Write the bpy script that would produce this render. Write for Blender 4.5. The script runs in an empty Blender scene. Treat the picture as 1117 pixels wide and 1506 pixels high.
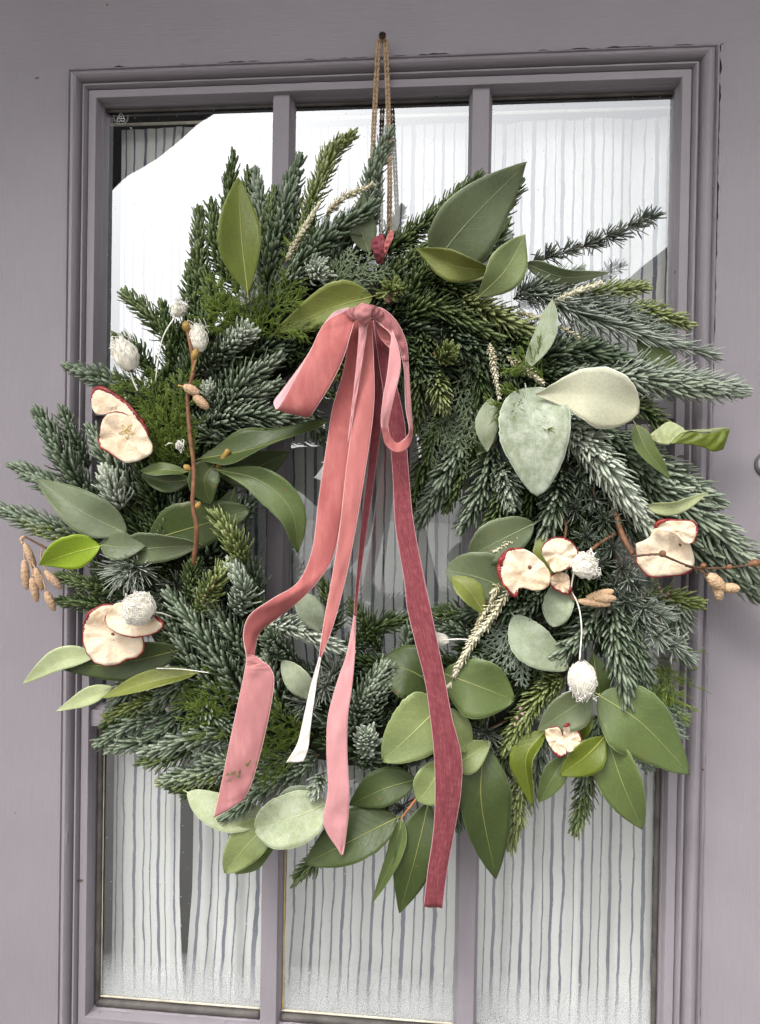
import bpy, math, random
import numpy as np
from mathutils import Vector, Matrix

random.seed(7)
RNG = np.random.default_rng(11)
SC = bpy.context.scene
COL = SC.collection

# ------------------------------------------------------------------ camera
PW, PH, FPX = 1117.0, 1506.0, 1126.0      # photograph size and focal length in its pixels
D = 0.75                                  # metres from lens to the door face
CM = np.array([[0.99548661, -0.0933612, -0.01703215],
               [0.09352508, 0.99557541, 0.00909185],
               [0.01610796, -0.01064375, 0.9998136]])
cam_d = bpy.data.cameras.new('camera')
cam = bpy.data.objects.new('camera', cam_d)
COL.objects.link(cam)
cam_d.sensor_fit = 'VERTICAL'
cam_d.sensor_height = 36.0
cam_d.lens = 36.0 * FPX / PH
cam_d.clip_start = 0.02
cam_d.clip_end = 500
mw = Matrix.Identity(4)
for r in range(3):
    mw[r][0] = CM[r][0]; mw[r][1] = CM[r][2]; mw[r][2] = -CM[r][1]
mw[1][3] = -D
cam.matrix_world = mw
SC.camera = cam

# ------------------------------------------------------------------ world, sun, exposure
world = bpy.data.worlds.new('World')
SC.world = world
world.use_nodes = True
wn = world.node_tree
wn.nodes.clear()
sky = wn.nodes.new('ShaderNodeTexSky')
sky.sky_type = 'NISHITA'
sky.sun_disc = False
SUN_EL, SUN_ROT = math.radians(50), math.radians(206)
sky.sun_elevation = SUN_EL
sky.sun_rotation = SUN_ROT
sky.air_density = 1.0
sky.dust_density = 4.0
sky.ozone_density = 1.0
hsv = wn.nodes.new('ShaderNodeHueSaturation')
hsv.inputs['Saturation'].default_value = 0.09
bg = wn.nodes.new('ShaderNodeBackground')
bg.inputs['Strength'].default_value = 0.15
wo = wn.nodes.new('ShaderNodeOutputWorld')
wn.links.new(sky.outputs[0], hsv.inputs['Color'])
wn.links.new(hsv.outputs[0], bg.inputs['Color'])
wn.links.new(bg.outputs[0], wo.inputs['Surface'])
sun_d = bpy.data.lights.new('sun', 'SUN')
sun_d.energy = 1.5
sun_d.angle = math.radians(24)
sun_d.color = (1.0, 0.97, 0.94)
sun = bpy.data.objects.new('sun', sun_d)
COL.objects.link(sun)
sdir = Vector((math.sin(SUN_ROT) * math.cos(SUN_EL), math.cos(SUN_ROT) * math.cos(SUN_EL), math.sin(SUN_EL)))
sun.rotation_euler = (-sdir).to_track_quat('-Z', 'Y').to_euler()
SC.view_settings.view_transform = 'Standard'
SC.view_settings.look = 'None'
SC.view_settings.gamma = 1.0
SC.view_settings.use_curve_mapping = False
SC.view_settings.exposure = 1.1
SC.render.engine = 'CYCLES'
SC.cycles.use_denoising = True
SC.cycles.denoising_prefilter = 'NONE'
SC.cycles.denoising_input_passes = 'RGB_ALBEDO_NORMAL'
SC.cycles.max_bounces = 8
SC.cycles.transparent_max_bounces = 16

# ------------------------------------------------------------------ helpers
def at(px, py, dep=0.0):
    """point that projects to photo pixel (px, py) and stands dep metres proud of the door face"""
    v = CM @ np.array([(px - PW / 2) / FPX, 1.0, -(py - PH / 2) / FPX])
    k = (D - dep) / v[1]
    return np.array([v[0] * k, -D + v[1] * k, v[2] * k])

def mm(px, dep=0.0):
    return px * (D - dep) / FPX

def nrm(v):
    v = np.asarray(v, float)
    return v / (np.linalg.norm(v, axis=-1, keepdims=True) + 1e-12)

def mesh_np(name, V, Q, mats, T=None, attrs=None, uv=None, midx=None, smooth=True):
    V = np.asarray(V, np.float32).reshape(-1, 3)
    Q = np.zeros((0, 4), np.int32) if Q is None else np.asarray(Q, np.int32).reshape(-1, 4)
    T = np.zeros((0, 3), np.int32) if T is None else np.asarray(T, np.int32).reshape(-1, 3)
    me = bpy.data.meshes.new(name)
    me.vertices.add(len(V))
    me.vertices.foreach_set('co', V.ravel())
    loops = np.concatenate([Q.ravel(), T.ravel()]).astype(np.int32)
    me.loops.add(len(loops))
    me.loops.foreach_set('vertex_index', loops)
    n = len(Q) + len(T)
    me.polygons.add(n)
    ls = np.concatenate([np.arange(len(Q)) * 4, len(Q) * 4 + np.arange(len(T)) * 3]).astype(np.int32)
    lt = np.concatenate([np.full(len(Q), 4), np.full(len(T), 3)]).astype(np.int32)
    me.polygons.foreach_set('loop_start', ls)
    me.polygons.foreach_set('loop_total', lt)
    me.polygons.foreach_set('use_smooth', np.full(n, smooth))
    for m in (mats if isinstance(mats, (list, tuple)) else [mats]):
        me.materials.append(m)
    if midx is not None:
        me.polygons.foreach_set('material_index', np.asarray(midx, np.int32))
    if attrs:
        for k, a in attrs.items():
            at_ = me.attributes.new(k, 'FLOAT', 'POINT')
            at_.data.foreach_set('value', np.asarray(a, np.float32))
    if uv is not None:
        ul = me.uv_layers.new(name='UVMap')
        ul.data.foreach_set('uv', np.asarray(uv, np.float32)[loops].ravel())
    me.update(calc_edges=True)
    me.validate()
    return me

def link(name, me, parent=None):
    o = bpy.data.objects.new(name, me)
    COL.objects.link(o)
    if parent is not None:
        o.parent = parent
        o.matrix_parent_inverse = parent.matrix_world.inverted() if False else Matrix.Translation(-Vector(parent.location))
    return o

def tag(o, label=None, cat=None, group=None, kind=None):
    if label: o['label'] = label
    if cat: o['category'] = cat
    if group: o['group'] = group
    if kind: o['kind'] = kind
    return o

def empty(name, loc, label, cat, group=None, kind=None):
    o = bpy.data.objects.new(name, None)
    o.empty_display_size = 0.02
    COL.objects.link(o)
    o.location = loc
    return tag(o, label, cat, group, kind)

def catmull(P, n):
    """resample control points (k, m) to n points along a Catmull-Rom spline"""
    P = np.asarray(P, float)
    if len(P) == 2:
        t = np.linspace(0, 1, n)[:, None]
        return P[0] * (1 - t) + P[1] * t
    E = np.vstack([2 * P[0] - P[1], P, 2 * P[-1] - P[-2]])
    seg = len(P) - 1
    out = []
    for u in np.linspace(0, seg, n):
        i = min(int(u), seg - 1); t = u - i
        a, b, c, d = E[i], E[i + 1], E[i + 2], E[i + 3]
        out.append(0.5 * (2 * b + (c - a) * t + (2 * a - 5 * b + 4 * c - d) * t * t + (3 * b - a - 3 * c + d) * t ** 3))
    return np.array(out)

def frames(P):
    T = nrm(np.gradient(P, axis=0))
    up = np.array([0, -1.0, 0.15])
    N = []
    prev = None
    for t in T:
        b = np.cross(t, up if prev is None else prev)
        if np.linalg.norm(b) < 1e-4:
            b = np.cross(t, [1.0, 0.2, 0])
        b = b / np.linalg.norm(b)
        n = np.cross(b, t)
        N.append(n); prev = n
    N = np.array(N)
    return T, N, np.cross(T, N)

def tube(P, R, k=6, cap=True, flat=1.0, wob=0.0):
    """tube along P (n,3) with radii R; returns V, Q, T"""
    P = np.asarray(P, float); n = len(P)
    R = np.broadcast_to(np.asarray(R, float), (n,))
    T_, N, B = frames(P)
    a = np.arange(k) * 2 * math.pi / k
    rr = R[:, None] * (1 + (RNG.normal(0, wob, (n, k)) if wob else 0))
    V = P[:, None, :] + rr[..., None] * (np.cos(a)[None, :, None] * N[:, None, :] * flat + np.sin(a)[None, :, None] * B[:, None, :])
    V = V.reshape(-1, 3)
    i = np.arange(n - 1)[:, None] * k; j = np.arange(k)[None, :]
    Q = np.stack([i + j, i + (j + 1) % k, i + k + (j + 1) % k, i + k + j], -1).reshape(-1, 4)
    Tr = []
    if cap:
        V = np.vstack([V, P[0], P[-1]])
        for q in range(k):
            Tr.append([n * k, (q + 1) % k, q])
            Tr.append([n * k + 1, (n - 1) * k + q, (n - 1) * k + (q + 1) % k])
    return V, Q, np.array(Tr, int).reshape(-1, 3)

class MB:
    def __init__(s): s.V = []; s.Q = []; s.T = []; s.n = 0; s.A = []
    def add(s, V, Q=None, T=None, a=0.5):
        V = np.asarray(V, float).reshape(-1, 3)
        s.V.append(V)
        if Q is not None and len(Q): s.Q.append(np.asarray(Q, int) + s.n)
        if T is not None and len(T): s.T.append(np.asarray(T, int) + s.n)
        s.A.append(np.broadcast_to(np.asarray(a, float), (len(V),)))
        s.n += len(V)
        return s
    def box(s, x0, x1, y0, y1, z0, z1):
        V = [(x, y, z) for x in (x0, x1) for y in (y0, y1) for z in (z0, z1)]
        return s.add(V, [(0, 1, 3, 2), (4, 6, 7, 5), (0, 4, 5, 1), (2, 3, 7, 6), (0, 2, 6, 4), (1, 5, 7, 3)])
    def build(s, name, mats, parent=None, smooth=True, attr=None):
        V = np.vstack(s.V)
        Q = np.vstack(s.Q) if s.Q else None
        T = np.vstack(s.T) if s.T else None
        return link(name, mesh_np(name, V, Q, mats, T, attrs={attr: np.concatenate(s.A)} if attr else None, smooth=smooth), parent)

# ------------------------------------------------------------------ materials
def mat(name):
    m = bpy.data.materials.new(name)
    m.use_nodes = True
    nt = m.node_tree
    b = nt.nodes['Principled BSDF']
    return m, nt, b

def N(nt, typ, **kw):
    n = nt.nodes.new(typ)
    for k, v in kw.items():
        if k.startswith('in_'):
            key = k[3:]
            n.inputs[int(key) if key.isdigit() else key.replace('_', ' ')].default_value = v
        else:
            setattr(n, k, v)
    return n

def ramp(nt, fac, stops):
    r = nt.nodes.new('ShaderNodeValToRGB')
    el = r.color_ramp.elements
    while len(el) < len(stops): el.new(0.5)
    for e, (p, c) in zip(el, stops):
        e.position = p
        e.color = (*c, 1) if len(c) == 3 else c
    nt.links.new(fac, r.inputs[0])
    return r.outputs[0]

def mixc(nt, fac, a, b, mode='MIX'):
    m = nt.nodes.new('ShaderNodeMix'); m.data_type = 'RGBA'; m.blend_type = mode
    for s, v in ((0, fac), (6, a), (7, b)):
        if hasattr(v, 'is_linked'): nt.links.new(v, m.inputs[s])
        else: m.inputs[s].default_value = v if s == 0 else (*v, 1)
    return m.outputs[2]

def math_(nt, op, a, b=None, c=None):
    m = nt.nodes.new('ShaderNodeMath'); m.operation = op
    for s, v in ((0, a), (1, b), (2, c)):
        if v is None: continue
        if hasattr(v, 'is_linked'): nt.links.new(v, m.inputs[s])
        else: m.inputs[s].default_value = v
    return m.outputs[0]

def noise(nt, vec, scale, detail=4, rough=0.55):
    n = N(nt, 'ShaderNodeTexNoise', in_Scale=scale, in_Detail=detail, in_Roughness=rough)
    if vec is not None: nt.links.new(vec, n.inputs['Vector'])
    return n.outputs[0]

def mapping(nt, vec, sc=(1, 1, 1), rot=(0, 0, 0)):
    m = nt.nodes.new('ShaderNodeMapping')
    m.inputs['Scale'].default_value = sc
    m.inputs['Rotation'].default_value = rot
    nt.links.new(vec, m.inputs[0])
    return m.outputs[0]

def bump(nt, b, h, strength=0.3, dist=0.001):
    bp = N(nt, 'ShaderNodeBump', in_Strength=strength, in_Distance=dist)
    nt.links.new(h, bp.inputs['Height'])
    nt.links.new(bp.outputs[0], b.inputs['Normal'])
    return bp

def objco(nt):
    return nt.nodes.new('ShaderNodeTexCoord').outputs['Object']

def paint_mat(name, grain_axis, col=(0.262, 0.236, 0.256)):
    m, nt, b = mat(name)
    co = objco(nt)
    sc = (6, 60, 90) if grain_axis == 'x' else (90, 60, 6)
    g = noise(nt, mapping(nt, co, sc), 4.0, 6, 0.7)
    blot = noise(nt, co, 9.0, 4)
    fine = noise(nt, co, 420.0, 2)
    c = ramp(nt, math_(nt, 'MULTIPLY_ADD', g, .45, math_(nt, 'MULTIPLY', blot, .55)), [(0.3, tuple(x * 0.91 for x in col)), (0.7, tuple(x * 1.07 for x in col))])
    chips = noise(nt, mapping(nt, co, (1, 1, 1.3)), 55.0, 2, 0.5)
    cm = math_(nt, 'GREATER_THAN', chips, 0.76)
    c = mixc(nt, cm, c, (0.10, 0.07, 0.055))
    nt.links.new(c, b.inputs['Base Color'])
    b.inputs['Roughness'].default_value = 0.42
    b.inputs['Specular IOR Level'].default_value = 0.35
    h = math_(nt, 'ADD', g, math_(nt, 'MULTIPLY', fine, 0.35))
    bump(nt, b, h, 0.45, 0.0014)
    return m

M_PX = paint_mat('painted_wood_grain_across', 'x')
M_PZ = paint_mat('painted_wood_grain_upright', 'z')

def plain(name, col, rough=0.6, nscale=0, var=0.2, bumps=0.0, metal=0.0, spec=0.4):
    m, nt, b = mat(name)
    b.inputs['Roughness'].default_value = rough
    b.inputs['Metallic'].default_value = metal
    b.inputs['Specular IOR Level'].default_value = spec
    if nscale:
        n = noise(nt, objco(nt), nscale, 4)
        c = ramp(nt, n, [(0.25, tuple(x * (1 - var) for x in col)), (0.75, tuple(min(1, x * (1 + var)) for x in col))])
        nt.links.new(c, b.inputs['Base Color'])
        if bumps: bump(nt, b, n, bumps, 0.001)
    else:
        b.inputs['Base Color'].default_value = (*col, 1)
    return m

M_DARKGAP = plain('dark_joint', (0.03, 0.026, 0.025), 0.9, 60, 0.4)
M_PUTTY = plain('weathered_glazing_bead', (0.085, 0.075, 0.068), 0.6, 45, 0.5, 0.4)
M_PUTTYPALE = plain('pale_putty', (0.55, 0.5, 0.4), 0.7, 60, 0.3, 0.3)
M_ROOM = plain('dim_interior', (0.06, 0.053, 0.048), 0.9, 3, 0.3)
M_SCREW = plain('brown_screw_steel', (0.06, 0.03, 0.022), 0.4, 300, 0.3, 0.2, 0.7)
M_METAL = plain('grey_metal', (0.22, 0.2, 0.2), 0.35, 40, 0.2, 0.0, 0.8)

def glass_mat():
    m = bpy.data.materials.new('window_glass'); m.use_nodes = True
    nt = m.node_tree; nt.nodes.clear()
    out = nt.nodes.new('ShaderNodeOutputMaterial')
    co = objco(nt)
    lw = N(nt, 'ShaderNodeLayerWeight', in_Blend=0.5)      # Schlick reflectance, alike from both sides of the pane
    fr_ = math_(nt, 'MULTIPLY_ADD', math_(nt, 'POWER', lw.outputs['Facing'], 5.0), 0.72, 0.28)
    tr = N(nt, 'ShaderNodeBsdfTransparent'); tr.inputs[0].default_value = (0.95, 0.97, 0.965, 1)
    gl = N(nt, 'ShaderNodeBsdfGlossy', in_Roughness=0.012); gl.inputs['Color'].default_value = (0.97, 0.985, 1, 1)
    w = noise(nt, mapping(nt, co, (1, 1, 0.35)), 7.0, 2)
    bp = N(nt, 'ShaderNodeBump', in_Strength=0.05, in_Distance=0.01)
    nt.links.new(w, bp.inputs['Height'])
    nt.links.new(bp.outputs[0], gl.inputs['Normal'])
    mx = nt.nodes.new('ShaderNodeMixShader')
    nt.links.new(fr_, mx.inputs[0]); nt.links.new(tr.outputs[0], mx.inputs[1]); nt.links.new(gl.outputs[0], mx.inputs[2])
    # frosted condensation gathered along the foot of the pane (UV y runs up the pane)
    uv = nt.nodes.new('ShaderNodeTexCoord').outputs['UV']
    sp = nt.nodes.new('ShaderNodeSeparateXYZ'); nt.links.new(uv, sp.inputs[0])
    big = noise(nt, co, 16.0, 3)
    sm = noise(nt, co, 900.0, 2, 0.6)
    foot = math_(nt, 'SUBTRACT', 1.0, math_(nt, 'DIVIDE', sp.outputs[1], math_(nt, 'MULTIPLY_ADD', big, 0.22, 0.09)))
    foot = math_(nt, 'MAXIMUM', foot, 0.0)
    fm = math_(nt, 'MULTIPLY', math_(nt, 'POWER', foot, 0.8), math_(nt, 'MULTIPLY_ADD', sm, 2.4, -0.45))
    fm = math_(nt, 'MINIMUM', math_(nt, 'MAXIMUM', fm, 0.0), 0.85)
    speck = math_(nt, 'MULTIPLY', math_(nt, 'GREATER_THAN', noise(nt, co, 260.0, 1), 0.735), 0.55)
    fm = math_(nt, 'MAXIMUM', fm, speck)
    df = N(nt, 'ShaderNodeBsdfDiffuse'); df.inputs[0].default_value = (0.8, 0.82, 0.82, 1)
    tl = N(nt, 'ShaderNodeBsdfTranslucent'); tl.inputs[0].default_value = (0.85, 0.85, 0.85, 1)
    m2 = nt.nodes.new('ShaderNodeMixShader'); m2.inputs[0].default_value = 0.35
    nt.links.new(df.outputs[0], m2.inputs[1]); nt.links.new(tl.outputs[0], m2.inputs[2])
    m3 = nt.nodes.new('ShaderNodeMixShader')
    nt.links.new(fm, m3.inputs[0]); nt.links.new(mx.outputs[0], m3.inputs[1]); nt.links.new(m2.outputs[0], m3.inputs[2])
    nt.links.new(m3.outputs[0], out.inputs[0])
    return m
M_GLASS = glass_mat()

def curtain_mat():
    m, nt, b = mat('ticking_stripe_linen')
    tc = nt.nodes.new('ShaderNodeTexCoord')
    sp = nt.nodes.new('ShaderNodeSeparateXYZ'); nt.links.new(tc.outputs['UV'], sp.inputs[0])
    u, v = sp.outputs[0], sp.outputs[1]
    wob = math_(nt, 'MULTIPLY', math_(nt, 'SUBTRACT', noise(nt, mapping(nt, tc.outputs['UV'], (55, 26, 1)), 1.0, 3), 0.5), 0.0048)
    uu = math_(nt, 'ADD', u, wob)
    uu = math_(nt, 'ADD', uu, math_(nt, 'MULTIPLY', noise(nt, mapping(nt, tc.outputs['UV'], (34, 0.6, 1)), 1.0, 2), 0.011))
    p = math_(nt, 'DIVIDE', uu, 0.0115)
    fr = math_(nt, 'FRACT', p)
    k = math_(nt, 'MODULO', math_(nt, 'FLOOR', p), 3.0)
    half = math_(nt, 'MULTIPLY_ADD', math_(nt, 'GREATER_THAN', k, 1.5), 0.085, 0.085)
    dist = math_(nt, 'ABSOLUTE', math_(nt, 'SUBTRACT', fr, 0.5))
    st = N(nt, 'ShaderNodeMapRange', interpolation_type='SMOOTHSTEP')
    nt.links.new(math_(nt, 'SUBTRACT', half, dist), st.inputs[0])
    st.inputs[1].default_value = -0.02; st.inputs[2].default_value = 0.02
    tw = math_(nt, 'SINE', math_(nt, 'MULTIPLY', math_(nt, 'ADD', u, v), 4200.0))
    tw = math_(nt, 'MULTIPLY_ADD', tw, 0.16, 0.84)
    fade = noise(nt, mapping(nt, tc.outputs['UV'], (30, 9, 1)), 1.0, 3)
    msk = math_(nt, 'MULTIPLY', math_(nt, 'MULTIPLY', st.outputs[0], tw), math_(nt, 'MULTIPLY_ADD', fade, 0.7, 0.60))
    weave = noise(nt, mapping(nt, tc.outputs['UV'], (900, 900, 1)), 1.0, 2)
    base = ramp(nt, weave, [(0.3, (0.82, 0.805, 0.775)), (0.7, (0.92, 0.91, 0.88))])
    c = mixc(nt, msk, base, (0.05, 0.06, 0.135))
    nt.links.new(c, b.inputs['Base Color'])
    b.inputs['Roughness'].default_value = 0.9
    b.inputs['Specular IOR Level'].default_value = 0.1
    bump(nt, b, weave, 0.15, 0.0005)
    return m
M_CURTAIN = curtain_mat()

def needle_mat(name, dark, mid, pale, rough=0.5):
    m, nt, b = mat(name)
    a = N(nt, 'ShaderNodeAttribute', attribute_name='tone')
    c = ramp(nt, a.outputs['Fac'], [(0.0, dark), (0.45, mid), (1.0, pale)])
    n = noise(nt, objco(nt), 70.0, 3)
    c2 = mixc(nt, n, c, tuple(x * 0.8 for x in mid), 'MIX')
    mx = mixc(nt, 0.32, c, c2)
    nt.links.new(mx, b.inputs['Base Color'])
    b.inputs['Roughness'].default_value = rough
    b.inputs['Specular IOR Level'].default_value = 0.35
    return m

NM = {
    'n': needle_mat('noble_fir_needles', (0.020, 0.034, 0.014), (0.102, 0.140, 0.080), (0.43, 0.48, 0.37)),
    'g': needle_mat('dark_fir_needles', (0.012, 0.024, 0.005), (0.058, 0.092, 0.024), (0.27, 0.32, 0.14)),
    'y': needle_mat('young_green_fir_needles', (0.055, 0.080, 0.014), (0.165, 0.205, 0.056), (0.42, 0.46, 0.23)),
    'p': needle_mat('pale_fir_needles', (0.11, 0.145, 0.085), (0.34, 0.39, 0.295), (0.72, 0.75, 0.64)),
    'c': needle_mat('cedar_needles', (0.028, 0.037, 0.026), (0.092, 0.110, 0.082), (0.36, 0.385, 0.33)),
    's': needle_mat('grey_spruce_needles', (0.065, 0.083, 0.060), (0.19, 0.225, 0.175), (0.48, 0.52, 0.44)),
    'f': needle_mat('fern_threads', (0.035, 0.065, 0.006), (0.100, 0.155, 0.018), (0.22, 0.28, 0.05)),
    't': needle_mat('cypress_scales', (0.040, 0.060, 0.028), (0.10, 0.132, 0.068), (0.28, 0.32, 0.20)),
    'b': needle_mat('blue_cypress_scales', (0.075, 0.100, 0.070), (0.17, 0.21, 0.155), (0.38, 0.42, 0.34)),
    'h': needle_mat('dried_heather_buds', (0.28, 0.24, 0.11), (0.58, 0.53, 0.34), (0.86, 0.82, 0.66)),
}
M_TWIG = plain('brown_twig', (0.115, 0.062, 0.035), 0.7, 130, 0.4, 0.5)
M_TWIGRED = plain('reddish_brown_hazel_bark', (0.20, 0.090, 0.042), 0.6, 160, 0.5, 0.9)
M_TWIGPALE = plain('pale_green_stalk', (0.42, 0.40, 0.20), 0.6, 90, 0.25)
M_REDSTALK = plain('reddish_leaf_stalk', (0.42, 0.16, 0.07), 0.5, 90, 0.25)
M_BUD = plain('resinous_buds', (0.22, 0.10, 0.075), 0.55, 220, 0.5, 0.4)
M_BUDPINK = plain('rosy_buds', (0.35, 0.22, 0.20), 0.55, 220, 0.4, 0.4)
M_YBUD = plain('yellow_brown_bud', (0.33, 0.20, 0.05), 0.5, 120, 0.35, 0.2)
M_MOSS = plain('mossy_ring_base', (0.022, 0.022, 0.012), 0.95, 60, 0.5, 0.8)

def leaf_mat(name, col, vein, mottle=0.22, rough=0.44, frost=0.0, brown=0.0):
    m, nt, b = mat(name)
    tc = nt.nodes.new('ShaderNodeTexCoord')
    sp = nt.nodes.new('ShaderNodeSeparateXYZ'); nt.links.new(tc.outputs['UV'], sp.inputs[0])
    u = math_(nt, 'ABSOLUTE', math_(nt, 'SUBTRACT', sp.outputs[0], 0.5))
    q = math_(nt, 'SUBTRACT', sp.outputs[1], math_(nt, 'MULTIPLY', u, 0.55))
    wob = math_(nt, 'MULTIPLY', noise(nt, tc.outputs['UV'], 5.0, 2), 0.11)
    s = math_(nt, 'ABSOLUTE', math_(nt, 'SINE', math_(nt, 'MULTIPLY', math_(nt, 'ADD', q, wob), 27.0)))
    vn = N(nt, 'ShaderNodeMapRange', interpolation_type='SMOOTHSTEP')
    nt.links.new(s, vn.inputs[0])
    vn.inputs[1].default_value = 0.09; vn.inputs[2].default_value = 0.0
    co = tc.outputs['Object']
    n1 = noise(nt, co, 28.0, 5, 0.6)
    c = ramp(nt, n1, [(0.28, tuple(x * (1 - mottle) for x in col)), (0.72, tuple(min(1, x * (1 + mottle * 1.3)) for x in col))])
    n3 = noise(nt, co, 330.0, 3, 0.7)
    c = mixc(nt, math_(nt, 'MULTIPLY', n3, 0.34), c, tuple(x * 0.62 for x in col))
    vo = N(nt, 'ShaderNodeTexVoronoi', in_Scale=240.0); vo.feature = 'DISTANCE_TO_EDGE'; nt.links.new(co, vo.inputs['Vector'])
    net = N(nt, 'ShaderNodeMapRange', interpolation_type='SMOOTHSTEP'); nt.links.new(vo.outputs[0], net.inputs[0])
    net.inputs[1].default_value = 0.10; net.inputs[2].default_value = 0.0
    c = mixc(nt, math_(nt, 'MULTIPLY', net.outputs[0], 0.22), c, tuple(min(1, x * 1.6) for x in col))
    big = noise(nt, co, 9.0, 2)
    c = mixc(nt, math_(nt, 'MULTIPLY', math_(nt, 'SUBTRACT', big, .35), .8), c, tuple(min(1, x * y) for x, y in zip(col, (1.45, 1.25, .8))))
    c = mixc(nt, math_(nt, 'MULTIPLY', vn.outputs[0], 0.10 if name.endswith('cream') else 0.55), c, vein)
    if frost:
        n2 = noise(nt, co, 95.0, 6, 0.72)
        fm = N(nt, 'ShaderNodeMapRange'); nt.links.new(n2, fm.inputs[0])
        fm.inputs[1].default_value = 0.42; fm.inputs[2].default_value = 0.68
        c = mixc(nt, math_(nt, 'MULTIPLY', fm.outputs[0], frost), c, (0.60, 0.62, 0.54))
    if brown:
        n4 = noise(nt, co, 60.0, 3, 0.6)
        c = mixc(nt, math_(nt, 'MULTIPLY', math_(nt, 'GREATER_THAN', n4, 0.70), brown), c, (0.16, 0.09, 0.035))
    rim = math_(nt, 'GREATER_THAN', u, 0.482)
    c = mixc(nt, math_(nt, 'MULTIPLY', rim, 0.5), c, tuple(min(1, x * 1.3 + .06) for x in vein))
    rg = N(nt, 'ShaderNodeMapRange'); nt.links.new(n3, rg.inputs[0])
    rg.inputs[3].default_value = rough - .08; rg.inputs[4].default_value = rough + .16
    nt.links.new(rg.outputs[0], b.inputs['Roughness'])
    nt.links.new(c, b.inputs['Base Color'])
    b.inputs['Specular IOR Level'].default_value = 0.4
    b.inputs['Subsurface Weight'].default_value = 0.0
    h = math_(nt, 'ADD', math_(nt, 'MULTIPLY', vn.outputs[0], -0.14), math_(nt, 'MULTIPLY', n1, 1.2))
    bump(nt, b, h, 0.6, 0.0018)
    return m

LM = {  # kind: (upper, underside, midrib)
    'dark': ((0.042, 0.063, 0.015), (0.16, 0.21, 0.085), (0.24, 0.25, 0.07), dict(brown=0.5)),
    'mid': ((0.085, 0.120, 0.036), (0.24, 0.30, 0.15), (0.29, 0.31, 0.115), dict(brown=0.4)),
    'grey': ((0.098, 0.124, 0.062), (0.26, 0.31, 0.21), (0.27, 0.30, 0.15), dict(brown=0.3)),
    'light': ((0.175, 0.218, 0.085), (0.36, 0.41, 0.23), (0.46, 0.49, 0.21), dict(brown=0.5)),
    'olive': ((0.155, 0.180, 0.038), (0.28, 0.31, 0.12), (0.34, 0.36, 0.10), dict(brown=0.6)),
    'green': ((0.092, 0.122, 0.010), (0.20, 0.25, 0.06), (0.36, 0.36, 0.09), dict(brown=0.3)),
    'lime': ((0.225, 0.330, 0.018), (0.30, 0.40, 0.08), (0.48, 0.52, 0.10), dict(mottle=0.08, brown=0.2)),
    'sage': ((0.215, 0.255, 0.165), (0.36, 0.40, 0.30), (0.33, 0.37, 0.24), dict(frost=0.25, rough=0.6)),
    'frost': ((0.235, 0.28, 0.205), (0.40, 0.43, 0.34), (0.38, 0.42, 0.31), dict(frost=0.62, rough=0.65)),
    'pale': ((0.31, 0.355, 0.205), (0.46, 0.50, 0.32), (0.48, 0.53, 0.30), dict(frost=0.40, rough=0.55)),
    'cream': ((0.46, 0.472, 0.365), (0.46, 0.47, 0.36), (0.46, 0.46, 0.31), dict(mottle=0.07, rough=0.6)),
    'under': ((0.33, 0.38, 0.20), (0.12, 0.17, 0.05), (0.42, 0.46, 0.26), dict(rough=0.55, frost=0.15)),
}
LMM = {}
for k, (c1, c2, c3, kw) in LM.items():
    LMM[k] = (leaf_mat('leaf_upper_' + k, c1, tuple(min(1, x * 1.7) for x in c1), **kw),
              leaf_mat('leaf_underside_' + k, c2, tuple(min(1, x * 1.3) for x in c2), rough=0.65),
              plain('leaf_midrib_' + k, c3, 0.5, 80, 0.15))

def velvet(name, col, rub_sheen, crush=0.0, sheen=0.55):
    m, nt, b = mat(name)
    co = objco(nt)
    n = noise(nt, mapping(nt, co, (1, 1, 0.5)), 24.0, 4, 0.6)
    n2_ = noise(nt, mapping(nt, co, (1, 1, .22)), 95.0, 5, 0.7)
    c = ramp(nt, math_(nt, 'MULTIPLY_ADD', n2_, .45, math_(nt, 'MULTIPLY', n, .55)), [(0.36, tuple(x * .82 for x in col)), (0.5, col), (0.66, rub_sheen)])  # random lighter streaks paint the velvet's uneven sheen into the colour
    if crush:
        tc = nt.nodes.new('ShaderNodeTexCoord')
        k = noise(nt, mapping(nt, tc.outputs['UV'], (9, 190, 1)), 1.0, 6, 0.8)
        k2 = noise(nt, mapping(nt, tc.outputs['UV'], (30, 28, 1)), 1.0, 5, 0.7)
        kk = math_(nt, 'MULTIPLY_ADD', k, .7, math_(nt, 'MULTIPLY', k2, .3))
        c = ramp(nt, kk, [(0.36, tuple(x * 0.62 for x in col)), (0.5, col), (0.66, rub_sheen)])
    nt.links.new(c, b.inputs['Base Color'])
    b.inputs['Roughness'].default_value = 0.85
    b.inputs['Specular IOR Level'].default_value = 0.15
    b.inputs['Sheen Weight'].default_value = sheen
    b.inputs['Sheen Roughness'].default_value = 0.35
    b.inputs['Sheen Tint'].default_value = (*[min(1, x * 1.25) for x in rub_sheen], 1)
    f = noise(nt, co, 1500.0, 2)
    bump(nt, b, math_(nt, 'ADD', f, math_(nt, 'MULTIPLY', n, 2.0)), 0.25, 0.0008)
    return m
V_PINK = velvet('pink_velvet', (0.40, 0.118, 0.112), (0.53, 0.19, 0.175))
V_CORAL = velvet('coral_velvet', (0.455, 0.155, 0.145), (0.56, 0.22, 0.205))
V_ROSE = velvet('pale_rose_velvet', (0.62, 0.29, 0.295), (0.68, 0.36, 0.36))
V_ROSEP = velvet('dusty_pink_velvet', (0.47, 0.20, 0.20), (0.60, 0.29, 0.28))
V_KNOT = velvet('mauve_rose_velvet', (0.34, 0.13, 0.135), (0.52, 0.25, 0.24))
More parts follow.
